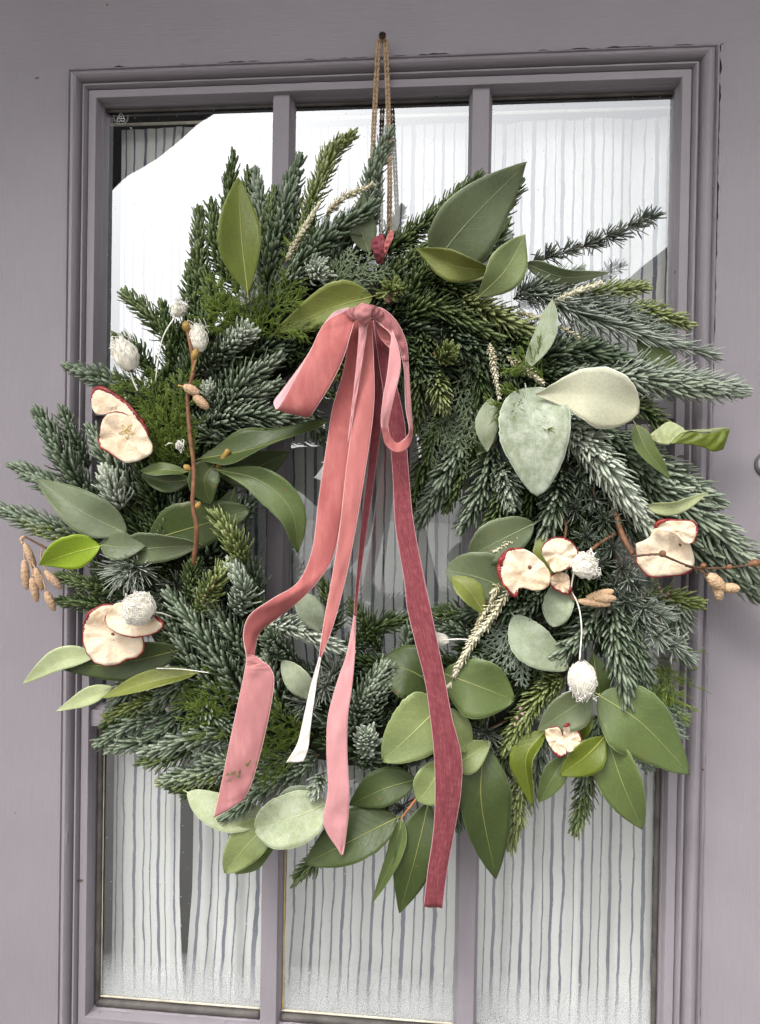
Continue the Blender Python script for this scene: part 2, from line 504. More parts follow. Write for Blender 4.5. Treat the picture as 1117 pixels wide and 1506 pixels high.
V_BACK = velvet('pale_ribbon_back', (0.66, 0.42, 0.45), (0.76, 0.52, 0.52), sheen=0.1)
V_WHITE = velvet('cream_ribbon_back', (0.80, 0.72, 0.66), (0.86, 0.80, 0.74), sheen=0.1)
V_DARK = velvet('dark_rose_velvet', (0.200, 0.046, 0.056), (0.35, 0.125, 0.132), crush=1.0)
V_DARKB = velvet('dark_rose_ribbon_back', (0.17, 0.035, 0.055), (0.24, 0.06, 0.08), sheen=0.1)
M_EDGE = plain('pale_pink_selvage', (0.74, 0.45, 0.43), 0.7)
M_EDGED = plain('dusty_rose_selvage', (0.62, 0.34, 0.35), 0.7)

def flesh_mat():
    m, nt, b = mat('dried_apple_flesh')
    co = objco(nt)
    n = noise(nt, co, 60.0, 5, 0.6)
    c = ramp(nt, n, [(0.22, (0.50, 0.33, 0.18)), (0.42, (0.74, 0.58, 0.41)), (0.75, (0.82, 0.71, 0.55))])
    sp = noise(nt, co, 140.0, 2)
    c = mixc(nt, math_(nt, 'MULTIPLY', math_(nt, 'GREATER_THAN', sp, 0.72), 0.25), c, (0.5, 0.27, 0.12))
    nt.links.new(c, b.inputs['Base Color'])
    b.inputs['Roughness'].default_value = 0.75
    b.inputs['Subsurface Weight'].default_value = 0.15
    b.inputs['Subsurface Radius'].default_value = (0.004, 0.002, 0.001)
    bump(nt, b, noise(nt, co, 120.0, 6, 0.65), 0.8, 0.0028)
    return m
M_FLESH = flesh_mat()
def peel_mat():
    m, nt, b = mat('wrinkled_red_peel')
    co = objco(nt)
    n = noise(nt, co, 110.0, 4, 0.6)
    c = ramp(nt, n, [(0.25, (0.10, 0.006, 0.010)), (0.58, (0.27, 0.018, 0.022)), (0.76, (0.44, 0.08, 0.03)), (0.9, (0.48, 0.22, 0.05))])
    nt.links.new(c, b.inputs['Base Color'])
    b.inputs['Roughness'].default_value = 0.4
    bump(nt, b, noise(nt, co, 260.0, 4), 0.7, 0.0012)
    return m
M_PEEL = peel_mat()
M_CORE = plain('yellow_core', (0.60, 0.46, 0.16), 0.7, 150, 0.2)
M_SEEDHOLE = plain('brown_seed_cavity', (0.16, 0.07, 0.03), 0.8, 100, 0.3)
M_BLEACH = plain('bleached_fibre', (0.90, 0.87, 0.79), 0.8, 60, 0.08)
M_BLEACHIN = plain('bleached_pod', (0.86, 0.81, 0.68), 0.85, 130, 0.12, 0.9)
M_CATKIN = None
def catkin_mat():
    m, nt, b = mat('catkin_scales')
    co = objco(nt)
    v = N(nt, 'ShaderNodeTexVoronoi', in_Scale=620.0); nt.links.new(co, v.inputs['Vector'])
    c = ramp(nt, v.outputs['Distance'], [(0.0, (0.74, 0.55, 0.42)), (0.45, (0.64, 0.42, 0.32)), (0.9, (0.34, 0.17, 0.11))])
    nn = noise(nt, co, 35.0, 3)
    c = mixc(nt, nn, c, (0.52, 0.36, 0.17), 'MIX')
    nt.links.new(c, b.inputs['Base Color'])
    b.inputs['Roughness'].default_value = 0.8
    bump(nt, b, math_(nt, 'SUBTRACT', 1.0, v.outputs['Distance']), 0.7, 0.0008)
    return m
M_CATKIN = catkin_mat()

def jute_mat():
    m, nt, b = mat('jute_twine')
    n = noise(nt, objco(nt), 350.0, 4)
    c = ramp(nt, n, [(0.3, (0.30, 0.19, 0.105)), (0.7, (0.60, 0.43, 0.27))])
    nt.links.new(c, b.inputs['Base Color'])
    b.inputs['Roughness'].default_value = 0.9
    bump(nt, b, n, 0.6, 0.0008)
    return m
M_JUTE = jute_mat()
M_GROUND = plain('grey_paving', (0.13, 0.125, 0.12), 0.9, 1.2, 0.2)
M_BRICK = plain('brown_brick', (0.24, 0.16, 0.12), 0.9, 2.0, 0.2)
M_ROOFT = plain('dark_roof_tiles', (0.06, 0.055, 0.055), 0.8, 3.0, 0.2)
M_SOFFIT = plain('dark_painted_eave', (0.05, 0.045, 0.04), 0.7, 5.0, 0.2)
M_ETCH = plain('white_etched_mark', (0.85, 0.85, 0.82), 0.7)

# ------------------------------------------------------------------ the setting in front of the door (what the panes mirror)
gm = mesh_np('pavement', [(-40, -60, -1.35), (40, -60, -1.35), (40, -0.0, -1.35), (-40, -0.0, -1.35)], [(0, 1, 2, 3)], M_GROUND, smooth=False)
tag(link('pavement', gm), kind='structure')

def prism(pts, y0, y1):
    n = len(pts)
    V = [(x, y0, z) for x, z in pts] + [(x, y1, z) for x, z in pts]
    m = MB()
    Q = [(i, (i + 1) % n, n + (i + 1) % n, n + i) for i in range(n)]
    T = [(0, i, i + 1) for i in range(1, n - 1)] + [(n, n + i + 1, n + i) for i in range(1, n - 1)]
    return m.add(V, Q, T)
house = empty('opposite_house', (3.0, -10, -1.35), 'brick gabled house opposite, mirrored in the upper corner pane', 'house')
k = 10.75
hx = 0.290 * k
prism([(hx - 0.9, -1.35), (hx + 0.9, -1.35), (hx + 0.9, 0.265 * k), (hx, 0.345 * k), (hx - 0.9, 0.265 * k)], -10, -14).build('wall', M_BRICK, house, smooth=False)
for s in (-1, 1):
    prism([(hx, 0.345 * k + 0.02), (hx, 0.345 * k + 0.16), (hx + s * 1.1, 0.25 * k + 0.10), (hx + s * 1.1, 0.25 * k - 0.04)], -9.85, -14.1).build('roof_slope', M_ROOFT, house, smooth=False)
eave = empty('neighbouring_eave', (-2, -2.5, 0.9), 'dark sloping eave mirrored in the corner of the first pane', 'eave')
k = 3.0
ea, eb = at(163, 268) / D, at(304, 158) / D
es = (eb[2] - ea[2]) / (eb[0] - ea[0])
def el(x): return (x * k, (ea[2] + es * (x - ea[0])) * k)
prism([el(-0.62), el(-0.2), (-0.22 * k, 0.80 * k), (-1.0 * k, 0.80 * k), (-1.0 * k, el(-0.62)[1])], -2.25, -2.28).build('soffit_board', M_SOFFIT, eave, smooth=False)

shade = empty('added_shade', (0, -0.3, 0.95), 'unseen flat canopy above the door, shading its top rail', 'shade')
MB().box(-1.2, 1.0, -0.62, 0.0, 0.95, 1.02).build('shade_panel', M_SOFFIT, shade, smooth=False)  # unseen panel added to darken the top of the door
# dim room behind the glass
rm = MB()
X0, X1, Z0, Z1, YB = -0.60, 0.45, -0.75, 0.62, 0.55
rm.add([(X0, 0.05, Z0), (X1, 0.05, Z0), (X1, YB, Z0), (X0, YB, Z0), (X0, 0.05, Z1), (X1, 0.05, Z1), (X1, YB, Z1), (X0, YB, Z1)],
       [(0, 1, 2, 3), (4, 7, 6, 5), (0, 3, 7, 4), (1, 5, 6, 2), (3, 2, 6, 7)])
tag(rm.build('room_wall', M_ROOM, smooth=False), kind='structure')

# ------------------------------------------------------------------ door
door = empty('door', (-0.08, 0.0, -0.7), 'mauve grey painted wooden door with small glass panes', 'door', kind='thing')
OX0, OX1, OZ1, OZ0 = -0.5270 * D, 0.3237 * D, 0.5808 * D, -0.748 * D      # outer edge of the moulding
IX0, IX1, IZ1, IZ0 = -0.4850 * D, 0.2775 * D, 0.5392 * D, -0.7045 * D     # inner edge of the moulding
GY = 0.0155                                                                # depth of the glass behind the face
EX0, EX1, EZ1, EZ0 = -0.80, 0.56, 0.66, -0.80

def jag(a, b, n, amp):
    t = np.linspace(a, b, n)
    w = RNG.normal(0, 1, n)
    w = np.convolve(w, [0.25, 0.5, 0.25], 'same')
    return t, w * amp

def slab(name, edge_pts, far_pts, m, dep=0.02):
    """board whose visible inner edge is ragged: strips between edge_pts and far_pts, with depth"""
    n = len(edge_pts)
    E0 = np.array([(x, 0.0, z) for x, z in edge_pts]); F0 = np.array([(x, 0.0, z) for x, z in far_pts])
    E1 = E0 + [0, dep, 0]
    V = np.vstack([E0, F0, E1])
    i = np.arange(n - 1)
    Q = np.vstack([np.stack([i, i + 1, n + i + 1, n + i], -1), np.stack([i + 1, i, 2 * n + i, 2 * n + i + 1], -1)])
    me = mesh_np(name, V, Q, m, smooth=False)
    import bmesh
    bm = bmesh.new(); bm.from_mesh(me); bmesh.ops.recalc_face_normals(bm, faces=bm.faces); bm.to_mesh(me); bm.free()
    return link(name, me, door)
G = 0.0012
z, w = jag(OZ0, OZ1 + G, 330, 0.00020)
slab('stile', [(OX0 - 0.0003 - abs(a), q) for q, a in zip(z, w)], [(EX0, q) for q in z], M_PZ)
z, w = jag(OZ0, OZ1 + G + 0.0008, 330, 0.0009)
slab('stile', [(OX1 + G * (0.75 + 0.75 * max(0, q) / 0.45) + a * min(1, max(0.25, (q + 0.1) * 2.2)), q) for q, a in zip(z, w)], [(EX1, q) for q in z], M_PZ)
x, w = jag(EX0, EX1, 420, 0.0012)
slab('rail', [(q, OZ1 + G + 0.0008 * min(1, max(0, q + .42) * 1.6) + (a if OX0 < q < OX1 + .004 else 0)) for q, a in zip(x, w)], [(q, EZ1) for q in x], M_PX)
x, w = jag(EX0, EX1, 200, 0.0003)
slab('rail', [(q, OZ0 - abs(a)) for q, a in zip(x, w)], [(q, EZ0) for q in x], M_PX)
# dark joint behind the ragged crack
jm = MB()
for (a0, a1, c0, c1) in ((OX0 - 0.01, OX0 + 0.004, OZ0, OZ1 + .01), (OX1 - 0.004, OX1 + 0.01, OZ0, OZ1 + .01), (OX0, OX1, OZ1 - 0.004, OZ1 + 0.01)):
    jm.box(a0, a1, 0.006, 0.012, c0, c1)
jm.build('joint', M_DARKGAP, door, smooth=False)

# moulding profile, from outer edge (s = 0) to inner edge (s = 1); (s, proud)
prof = [(0.0, -0.004), (0.0, 0.0016), (0.025, 0.0030), (0.07, 0.0036), (0.10, 0.0026), (0.12, 0.0012), (0.14, 0.0012), (0.165, 0.0040), (0.21, 0.0066), (0.28, 0.0086), (0.36, 0.0092), (0.43, 0.0082),
        (0.485, 0.0052), (0.51, 0.0022), (0.525, 0.0012), (0.545, 0.0014), (0.56, 0.0040), (0.60, 0.0058), (0.65, 0.0060), (0.69, 0.0044), (0.71, 0.0014), (0.725, 0.0004), (0.74, 0.0010), (0.75, 0.0030), (0.98, 0.0030), (1.0, 0.0022),
        (1.0, -0.0072), (1.012, -0.0080), (1.03, -0.0084), (1.05, -0.0104), (1.065, -0.0125), (1.07, -0.0205)]
def ring_rect(s):
    return (OX0 + (IX0 - OX0) * s, OX1 + (IX1 - OX1) * s, OZ0 + (IZ0 - OZ0) * s, OZ1 + (IZ1 - OZ1) * s)
def mould(side, m):
    n = 160
    V = []
    for s, p in prof:
        if p > 0: p = p * 1.45
        a0, a1, c0, c1 = ring_rect(s)
        t = np.linspace(0, 1, n)
        ww = np.convolve(RNG.normal(0, 1, n), np.ones(5) / 5, 'same') * 0.00013
        if side == 'l': L = np.stack([np.full(n, a0) + ww, np.full(n, -p) - ww, c0 + (c1 - c0) * t], -1)
        if side == 'r': L = np.stack([np.full(n, a1) + ww, np.full(n, -p) - ww, c0 + (c1 - c0) * t], -1)
        if side == 't': L = np.stack([a0 + (a1 - a0) * t, np.full(n, -p) - ww, np.full(n, c1) + ww], -1)
        if side == 'b': L = np.stack([a0 + (a1 - a0) * t, np.full(n, -p) - ww, np.full(n, c0) + ww], -1)
        V.append(L)
    V = np.array(V); k_ = len(prof)
    i = np.arange(k_ - 1)[:, None] * n; j = np.arange(n - 1)[None, :]
    Q = np.stack([i + j, i + j + 1, i + n + j + 1, i + n + j], -1).reshape(-1, 4)
    if side in ('r', 't'): Q = Q[:, ::-1]
    me = mesh_np('moulding', V.reshape(-1, 3), Q[:, ::-1], m)
    me.set_sharp_from_angle(angle=math.radians(38)) if hasattr(me, 'set_sharp_from_angle') else None
    return link('moulding', me, door)
mould('l', M_PZ); mould('r', M_PZ); mould('t', M_PX); mould('b', M_PX)

# glazing bars
def pxx(px, py): return at(px, py, 0.0)[0]
def pxz(px, py): return at(px, py, 0.0)[2]
BX = [pxx(415.5, 300), pxx(706, 300)]
BZ = [pxz(985, 603), pxz(152, 1057)]
BX = [0.5 * (pxx(415, 140) + pxx(392, 1480)), 0.5 * (pxx(708.5, 130) + pxx(683, 1480))]
BW = 0.0085
bar_prof = [(-1.34, 0.0205), (-1.34, 0.0125), (-1.22, 0.0098), (-1.14, 0.0084), (-1.10, 0.0078), (-1.0, 0.0070), (-1.0, 0.0012), (-0.93, 0.0), (-0.3, -0.0003), (0.3, -0.0003),
            (0.93, 0.0), (1.0, 0.0012), (1.0, 0.0070), (1.10, 0.0078), (1.14, 0.0084), (1.22, 0.0098), (1.34, 0.0125), (1.34, 0.0205)]
gx0, gx1 = ring_rect(1.0)[:2]; gz0, gz1 = ring_rect(1.0)[2:]
def bar(vertical, c, a, b_, off, m):
    n = 60
    V = []
    for s, y in bar_prof:
        t = np.linspace(a, b_, n)
        ww = np.convolve(RNG.normal(0, 1, n), np.ones(5) / 5, 'same') * 0.0001
        if vertical: V.append(np.stack([np.full(n, c + s * BW) + ww, np.full(n, y + off), t], -1))
        else: V.append(np.stack([t, np.full(n, y + off), np.full(n, c + s * BW) + ww], -1))
    V = np.array(V); k_ = len(bar_prof)
    i = np.arange(k_ - 1)[:, None] * n; j = np.arange(n - 1)[None, :]
    Q = np.stack([i + j, i + j + 1, i + n + j + 1, i + n + j], -1).reshape(-1, 4)
    if vertical: Q = Q[:, ::-1]
    me = mesh_np('glazing_bar', V.reshape(-1, 3), Q, m)
    me.set_sharp_from_angle(angle=math.radians(38))
    return link('glazing_bar', me, door)
for c in BX: bar(True, c, gz0 - 0.002, gz1 + 0.002, 0.0006, M_PZ)
xs = [gx0 - 0.002] + BX + [gx1 + 0.002]
for c in BZ:
    for q in range(3): bar(False, c, xs[q] + (BW if q else 0) - 0.0004 * (q > 0), xs[q + 1] - (BW if q < 2 else 0) + 0.0004 * (q < 2), 0.0, M_PX)

# panes, with a bead at the foot and thin putty lines
colx = [(gx0, BX[0]), (BX[0], BX[1]), (BX[1], gx1)]
rowz = [(gz0, BZ[1]), (BZ[1], BZ[0]), (BZ[0], gz1)]
for ci, (a0, a1) in enumerate(colx):
    for ri, (c0, c1) in enumerate(rowz):
        V = [(a0, GY, c0), (a1, GY, c0), (a1, GY, c1), (a0, GY, c1)]
        me = mesh_np('pane', V, [(0, 1, 2, 3)], M_GLASS, uv=[(0, 0.0 if ri == 0 else 0.3), (1, 0.0 if ri == 0 else 0.3), (1, 1), (0, 1)], smooth=False)
        link('pane', me, door)
def bead(ax, c, a, b_, m, rad=0.0032, y=GY - 0.0035):
    n = 50; t = np.linspace(a, b_, n)
    P = np.stack([t, np.full(n, y), np.full(n, c)], -1) if ax == 'x' else np.stack([np.full(n, c), np.full(n, y), t], -1)
    V, Q, T = tube(P, rad, 6, wob=0.03)
    return MB().add(V, Q, T).build('bead', m, door, smooth=True)
bw = BW * 1.3
for ci, (a0, a1) in enumerate(colx):
    l = a0 + (bw if ci else 0.005); r_ = a1 - (bw if ci < 2 else 0.005)
    bead('x', gz0 + 0.005, l, r_, M_PUTTY, 0.0042)
    bead('x', gz0 + 0.0105, l, r_, M_PUTTYPALE, 0.0012, GY - 0.002)
bead('z', gx0 + 0.0050, gz0 + 0.004, BZ[1] - 0.01, M_PUTTY, 0.0028, GY - 0.004)
bead('z', gx0 + 0.0082, gz0 + 0.012, BZ[1] - 0.01, M_PUTTYPALE, 0.0006, GY - 0.002)
bead('z', gx1 - 0.0048, gz0 + 0.004, BZ[1] - 0.01, M_PUTTY, 0.0026, GY - 0.004)
bead('z', BX[0] + 0.0124, gz0 + 0.010, BZ[1] - 0.02, plain('ochre_putty_line', (0.50, 0.36, 0.14), 0.7, 60, 0.3), 0.0009, GY - 0.002)
bead('x', gz1 - 0.0045, gx0, gx1, M_PUTTY, 0.0016, GY - 0.002)

# etched maker's mark on the first pane: triangle, bar, two lobes and a ring of tiny letters
def mk(px, py): return at(px, py, -GY + 0.0006)
mkm = MB()
def stroke(pts, w=0.9):
    P = np.array([mk(*p) for p in pts])
    V, Q, T = tube(P, mm(w) * 0.5, 4)
    mkm.add(V, Q, T)
def P60(x, y): return (150 + x * 60 / 1117, 145 + y * 60 / 1117)
stroke([P60(410, 550), P60(515, 365), P60(605, 545)], 1.1)
stroke([P60(410, 550), P60(605, 545)], 1.0)
stroke([P60(x, y) for x, y in ((405, 555), (405, 600), (435, 625), (480, 620), (507, 585), (535, 615), (580, 620), (612, 590), (605, 545))], 1.0)
stroke([P60(450, 520), P60(500, 470), P60(525, 500), P60(535, 540)], 0.8)
for deg in list(range(25, 160, 13)) + [170, 186, 233, 262, 292, 318, 352, 10]:
    a = math.radians(deg); cx, cy = 510, 500
    c_, s_ = math.cos(a), math.sin(a)
    stroke([P60(cx + 178 * c_, cy + 178 * s_), P60(cx + 212 * c_, cy + 212 * s_)], 0.75)
mko = mkm.build('etched_mark', M_ETCH, door)
mko['label'] = 'small white etched mark with ring of letters'

# paint chips left in the crack along the top and the right
for q in range(26):
    xx = OX0 + (OX1 - OX0) * random.uniform(0.05, 0.98)
    V, Q, T = tube([(xx, -0.0004, OZ1 + 0.0004), (xx + random.uniform(.002, .009), -0.0006, OZ1 + 0.0004)], 0.0006, 5, wob=0.3)
    MB().add(V, Q, T).build('paint_flake', M_PX if q % 5 else M_PUTTYPALE, door)

# round lock cover cut by the picture's edge
lk = empty('lock_cover', at(1128, 683, 0.0), 'grey round metal lock cover at the edge of the door', 'lock cover')
c0 = at(1128, 683, 0)
def disc_lathe(c, prof_, n=40):
    V = []; 
    for r_, p in prof_:
        for i in range(n):
            a = 2 * math.pi * i / n
            V.append((c[0] + r_ * math.cos(a), c[1] - p, c[2] + r_ * math.sin(a)))
    k_ = len(prof_)
    i = np.arange(k_ - 1)[:, None] * n; j = np.arange(n)[None, :]
    Q = np.stack([i + j, i + (j + 1) % n, i + n + (j + 1) % n, i + n + j], -1).reshape(-1, 4)
    return np.array(V), Q
V, Q = disc_lathe(c0, [(mm(18), 0), (mm(18), 0.002), (mm(17), 0.003), (mm(15), 0.003), (mm(14.5), 0.0025)])
MB().add(V, Q).build('rim', plain('dark_rim', (0.10, 0.09, 0.09), 0.5), lk)
V, Q = disc_lathe(c0, [(mm(15), 0.0005), (mm(14.5), 0.004), (mm(13), 0.005), (mm(0.1), 0.0055)])
MB().add(V, Q).build('cap', plain('satin_grey_cap', (0.36, 0.34, 0.34), 0.4), lk)

# ------------------------------------------------------------------ curtains
def curtain(name, x0, x1, z0, z1, y, label, seed, edge_fn=None):
    rg = np.random.default_rng(seed)
    nx, nz = 420, 40
    xs_ = np.linspace(x0, x1, nx); zs_ = np.linspace(z0, z1, nz)
    Xg, Zg = np.meshgrid(xs_, zs_)
    if edge_fn is not None: Xg = edge_fn(Xg, Zg)
    Y = np.zeros_like(Xg)
    for lam, amp in ((0.13, 0.0062), (0.061, 0.0052), (0.033, 0.0036), (0.017, 0.0013)):
        ph = rg.uniform(0, 6.28); dr = rg.uniform(-0.5, 0.5); f2 = rg.uniform(2, 5)
        env = 0.55 + 0.45 * np.sin(Xg * 19 * rg.uniform(.6, 1.4) + rg.uniform(0, 6))
        Y += amp * env * np.sin(2 * np.pi * Xg / lam + ph + dr * 0.8 * np.sin(Zg * f2 + ph) + 0.5 * np.sin(Zg * 2.3 + Xg * 20))
    Zt = np.clip((Zg - (z1 - 0.03)) / 0.03, 0, 1)
    Y *= 1 - 0.6 * Zt
    dx = np.diff(Xg, axis=1); dy = np.diff(Y, axis=1)
    U = np.concatenate([np.zeros((nz, 1)), np.cumsum(np.sqrt(dx ** 2 + dy ** 2), axis=1)], axis=1)
    U = np.repeat(U[nz // 2][None], nz, 0)
    V = np.stack([Xg, y + Y, Zg], -1).reshape(-1, 3)
    i = np.arange(nz - 1)[:, None] * nx; j = np.arange(nx - 1)[None, :]
    Q = np.stack([i + j, i + j + 1, i + nx + j + 1, i + nx + j], -1).reshape(-1, 4)
    uv = np.stack([U.ravel() + seed * 0.01, Zg.ravel()], -1)
    o = link(name, mesh_np(name, V, Q, M_CURTAIN, uv=uv))
    return tag(o, label, 'curtain', 'striped linen curtains behind the glass')
gap = pxx(254, 1250)
def opening(z):          # half width of the parting, closing towards the top and the foot
    return 0.0052 * np.clip((BZ[1] + 0.06 - z) / 0.05, -0.8, 1) * np.clip((z - gz0 - 0.025) / 0.09, -0.2, 1)
cl0, cr1 = gx0 + 0.006, gx1 + 0.02
curtain('curtain', cl0, gap, gz0 - 0.01, gz1 - 0.010, 0.041, 'narrow striped linen curtain edge behind the first column of panes', 3,
        lambda X, Z: cl0 + (X - cl0) / (gap - cl0) * (gap - opening(Z) - cl0))
curtain('curtain', gap, cr1, gz0 - 0.01, gz1 - 0.008, 0.053, 'wide gathered blue striped linen curtain behind the glass', 5,
        lambda X, Z: cr1 - (cr1 - X) / (cr1 - gap) * (cr1 - gap - opening(Z)))
V, Q, T = tube([(gx0 - 0.01, 0.0225, gz1 - 0.014), (gx1 + 0.02, 0.0225, gz1 - 0.014)], 0.0016, 10)
tag(MB().add(V, Q, T).build('curtain_rod', M_PUTTYPALE), 'thin pale curtain rod behind the top of the panes', 'curtain rod')

#SPLIT
# ------------------------------------------------------------------ screw and twine
sc_c = at(562, 52, 0.0)
screw = empty('screw', sc_c, 'brown cross head screw driven into the top rail', 'screw')
hr = mm(5.4)
sd = 0.019
hc = at(562, 52, sd)
V, Q = disc_lathe(np.array([hc[0], 0.0, hc[2]]), [(hr * 0.4, -0.004), (hr * 0.4, sd - 0.0035)], 16)
MB().add(V, Q).build('shank', M_SCREW, screw)
V, Q = disc_lathe(at(562, 52, sd), [(hr * 0.35, -0.0035), (hr * 0.98, -0.0004), (hr, 0.0), (hr * 0.93, 0.0005), (0.0001, 0.0008)], 28)
hd = MB().add(V, Q).build('head', M_SCREW, screw)
sl = MB(); c1 = at(562, 52, sd + 0.0009)
sl.box(c1[0] - hr * .55, c1[0] + hr * .55, c1[1] - 0.0001, c1[1] + 0.0002, c1[2] - hr * .12, c1[2] + hr * .12)
sl.box(c1[0] - hr * .12, c1[0] + hr * .12, c1[1] - 0.0002, c1[1] + 0.0003, c1[2] - hr * .55, c1[2] + hr * .55)
sl.build('cross_recess', plain('black_recess', (0.008, 0.006, 0.006), 0.9), hd, smooth=False)

twine = empty('twine_loop', at(560, 340, 0.03), 'doubled jute twine loop hanging the wreath from the screw', 'twine')
def cord(pts, parent, rad=1.9, name='strand', turns=26):
    P = catmull([at(x, y, d) for x, y, d in pts], 120)
    T_, N_, B_ = frames(P)
    for q in range(2):
        ph = np.linspace(0, turns * 2 * math.pi, len(P)) + q * math.pi
        S = P + mm(1.15) * (np.cos(ph)[:, None] * N_ + np.sin(ph)[:, None] * B_)
        V, Q, T = tube(S, mm(rad) * 0.62, 5)
        o = MB().add(V, Q, T).build(name, M_JUTE, parent)
    fz = MB()
    for _ in range(80):
        i = random.randrange(len(P) - 2)
        d = nrm(RNG.normal(0, 1, 3) + T_[i] * 0.8)
        L = mm(random.uniform(3, 8))
        q0 = P[i] + d * mm(1.2)
        fp = np.array([q0, q0 + d * L * 0.5 + RNG.normal(0, mm(1), 3), q0 + d * L + RNG.normal(0, mm(2), 3)])
        V, Q, T = tube(fp, [mm(.17), mm(.15), mm(.08)], 3, cap=False)
        fz.add(V, Q)
    o = fz.build('loose_fibre', M_JUTE, parent); o['kind'] = 'stuff'
for dx in (-1.9, 1.9):
    cord([(560 + dx * .6, 57, .015), (556 + dx, 70, .014), (552 + dx, 140, .016), (549 + dx, 200, .022), (546 + dx, 270, .032), (543 + dx, 345, .045)], twine)
    cord([(565 + dx * .6, 57, .015), (567 + dx, 70, .014), (570 + dx, 140, .016), (572 + dx, 200, .022), (573 + dx, 270, .032), (572 + dx, 345, .045)], twine)

# ------------------------------------------------------------------ wreath
RC = (540.0, 762.0); RR = 300.0
wreath = empty('wreath', at(RC[0], RC[1], 0.0), 'large evergreen wreath of fir and broad leaves hung on the door', 'wreath')
n = 96
ang = np.linspace(0, 2 * math.pi, n, endpoint=False)
Pr = np.array([at(RC[0] + RR * math.cos(a), RC[1] + RR * math.sin(a), 0.034) for a in ang])
cen = Pr.mean(0)
k_ = 12; V = []
for P_ in Pr:
    ou = nrm(P_ - cen)
    for q in range(k_):
        b_ = 2 * math.pi * q / k_
        r_ = 0.030 * (1 + RNG.normal(0, 0.06))
        V.append(P_ + ou * math.cos(b_) * r_ * 1.35 + np.array([0, -1.0, 0]) * math.sin(b_) * r_)
i = np.arange(n)[:, None]; j = np.arange(k_)[None, :]
Q = np.stack([i * k_ + j, i * k_ + (j + 1) % k_, ((i + 1) % n) * k_ + (j + 1) % k_, ((i + 1) % n) * k_ + j], -1).reshape(-1, 4)
MB().add(V, Q).build('ring_base', M_MOSS, wreath)

NEED = {  # type: (needle px, width px, density per 100 px, ang base, ang tip, curl, spread, pale)
    'n': (39, 5.6, 122, 74, 38, 0.72, 1.0, 0.30),
    'g': (35, 4.7, 128, 72, 38, 0.66, 1.0, 0.22),
    'y': (37, 5.0, 122, 74, 38, 0.70, 1.0, 0.36),
    'p': (39, 5.6, 128, 72, 32, 0.72, 1.0, 0.60),
    's': (46, 3.0, 125, 60, 30, 0.40, 1.0, 0.33),
    'h': (11, 4.0, 100, 52, 28, 0.4, 1.0, 0.5),
}

def needles(base, d0, d1, wd, L, W, tone, rings=(0.0, 0.35, 0.7, 0.94), thick=0.42):
    """vectorised needles: base (m,3), start dir d0, end dir d1, width dir wd, length L, width W, tone"""
    m = len(base)
    prof_ = np.array([0.5, 0.95, 1.0, 0.58])
    t = np.array(rings)
    ctr = base[:, None] + L[:, None, None] * (d0[:, None] * (t - t * t / 2)[None, :, None] + d1[:, None] * (t * t / 2)[None, :, None])
    tan = nrm(d0[:, None] * (1 - t)[None, :, None] + d1[:, None] * t[None, :, None])
    wv = nrm(wd)[:, None] + 0 * ctr
    wv = nrm(wv - tan * np.sum(wv * tan, -1, keepdims=True))
    nv = np.cross(tan, wv)
    hw = (W[:, None] * 0.5 * prof_[None])[..., None]
    V = np.stack([ctr + wv * hw, ctr + nv * hw * thick, ctr - wv * hw, ctr - nv * hw * thick], 2)   # m, 4 rings, 4
    R4 = len(t)
    b_ = (np.arange(m) * R4 * 4)[:, None, None]
    i = (np.arange(R4 - 1) * 4)[None, :, None]; j = np.arange(4)[None, None, :]
    Q = np.stack([b_ + i + j, b_ + i + (j + 1) % 4, b_ + i + 4 + (j + 1) % 4, b_ + i + 4 + j], -1).reshape(-1, 4)
    e = np.arange(m) * R4 * 4 + (R4 - 1) * 4
    Q = np.vstack([Q, np.stack([e, e + 1, e + 2, e + 3], -1)])
    tn = tone[:, None, None] + np.array([-0.20, -0.04, 0.05, 0.17])[None, :, None] + np.array([0.0, -0.05, 0.0, 0.20])[None, None, :]
    return V.reshape(-1, 3), Q, np.broadcast_to(tn, (m, R4, 4)).reshape(-1)

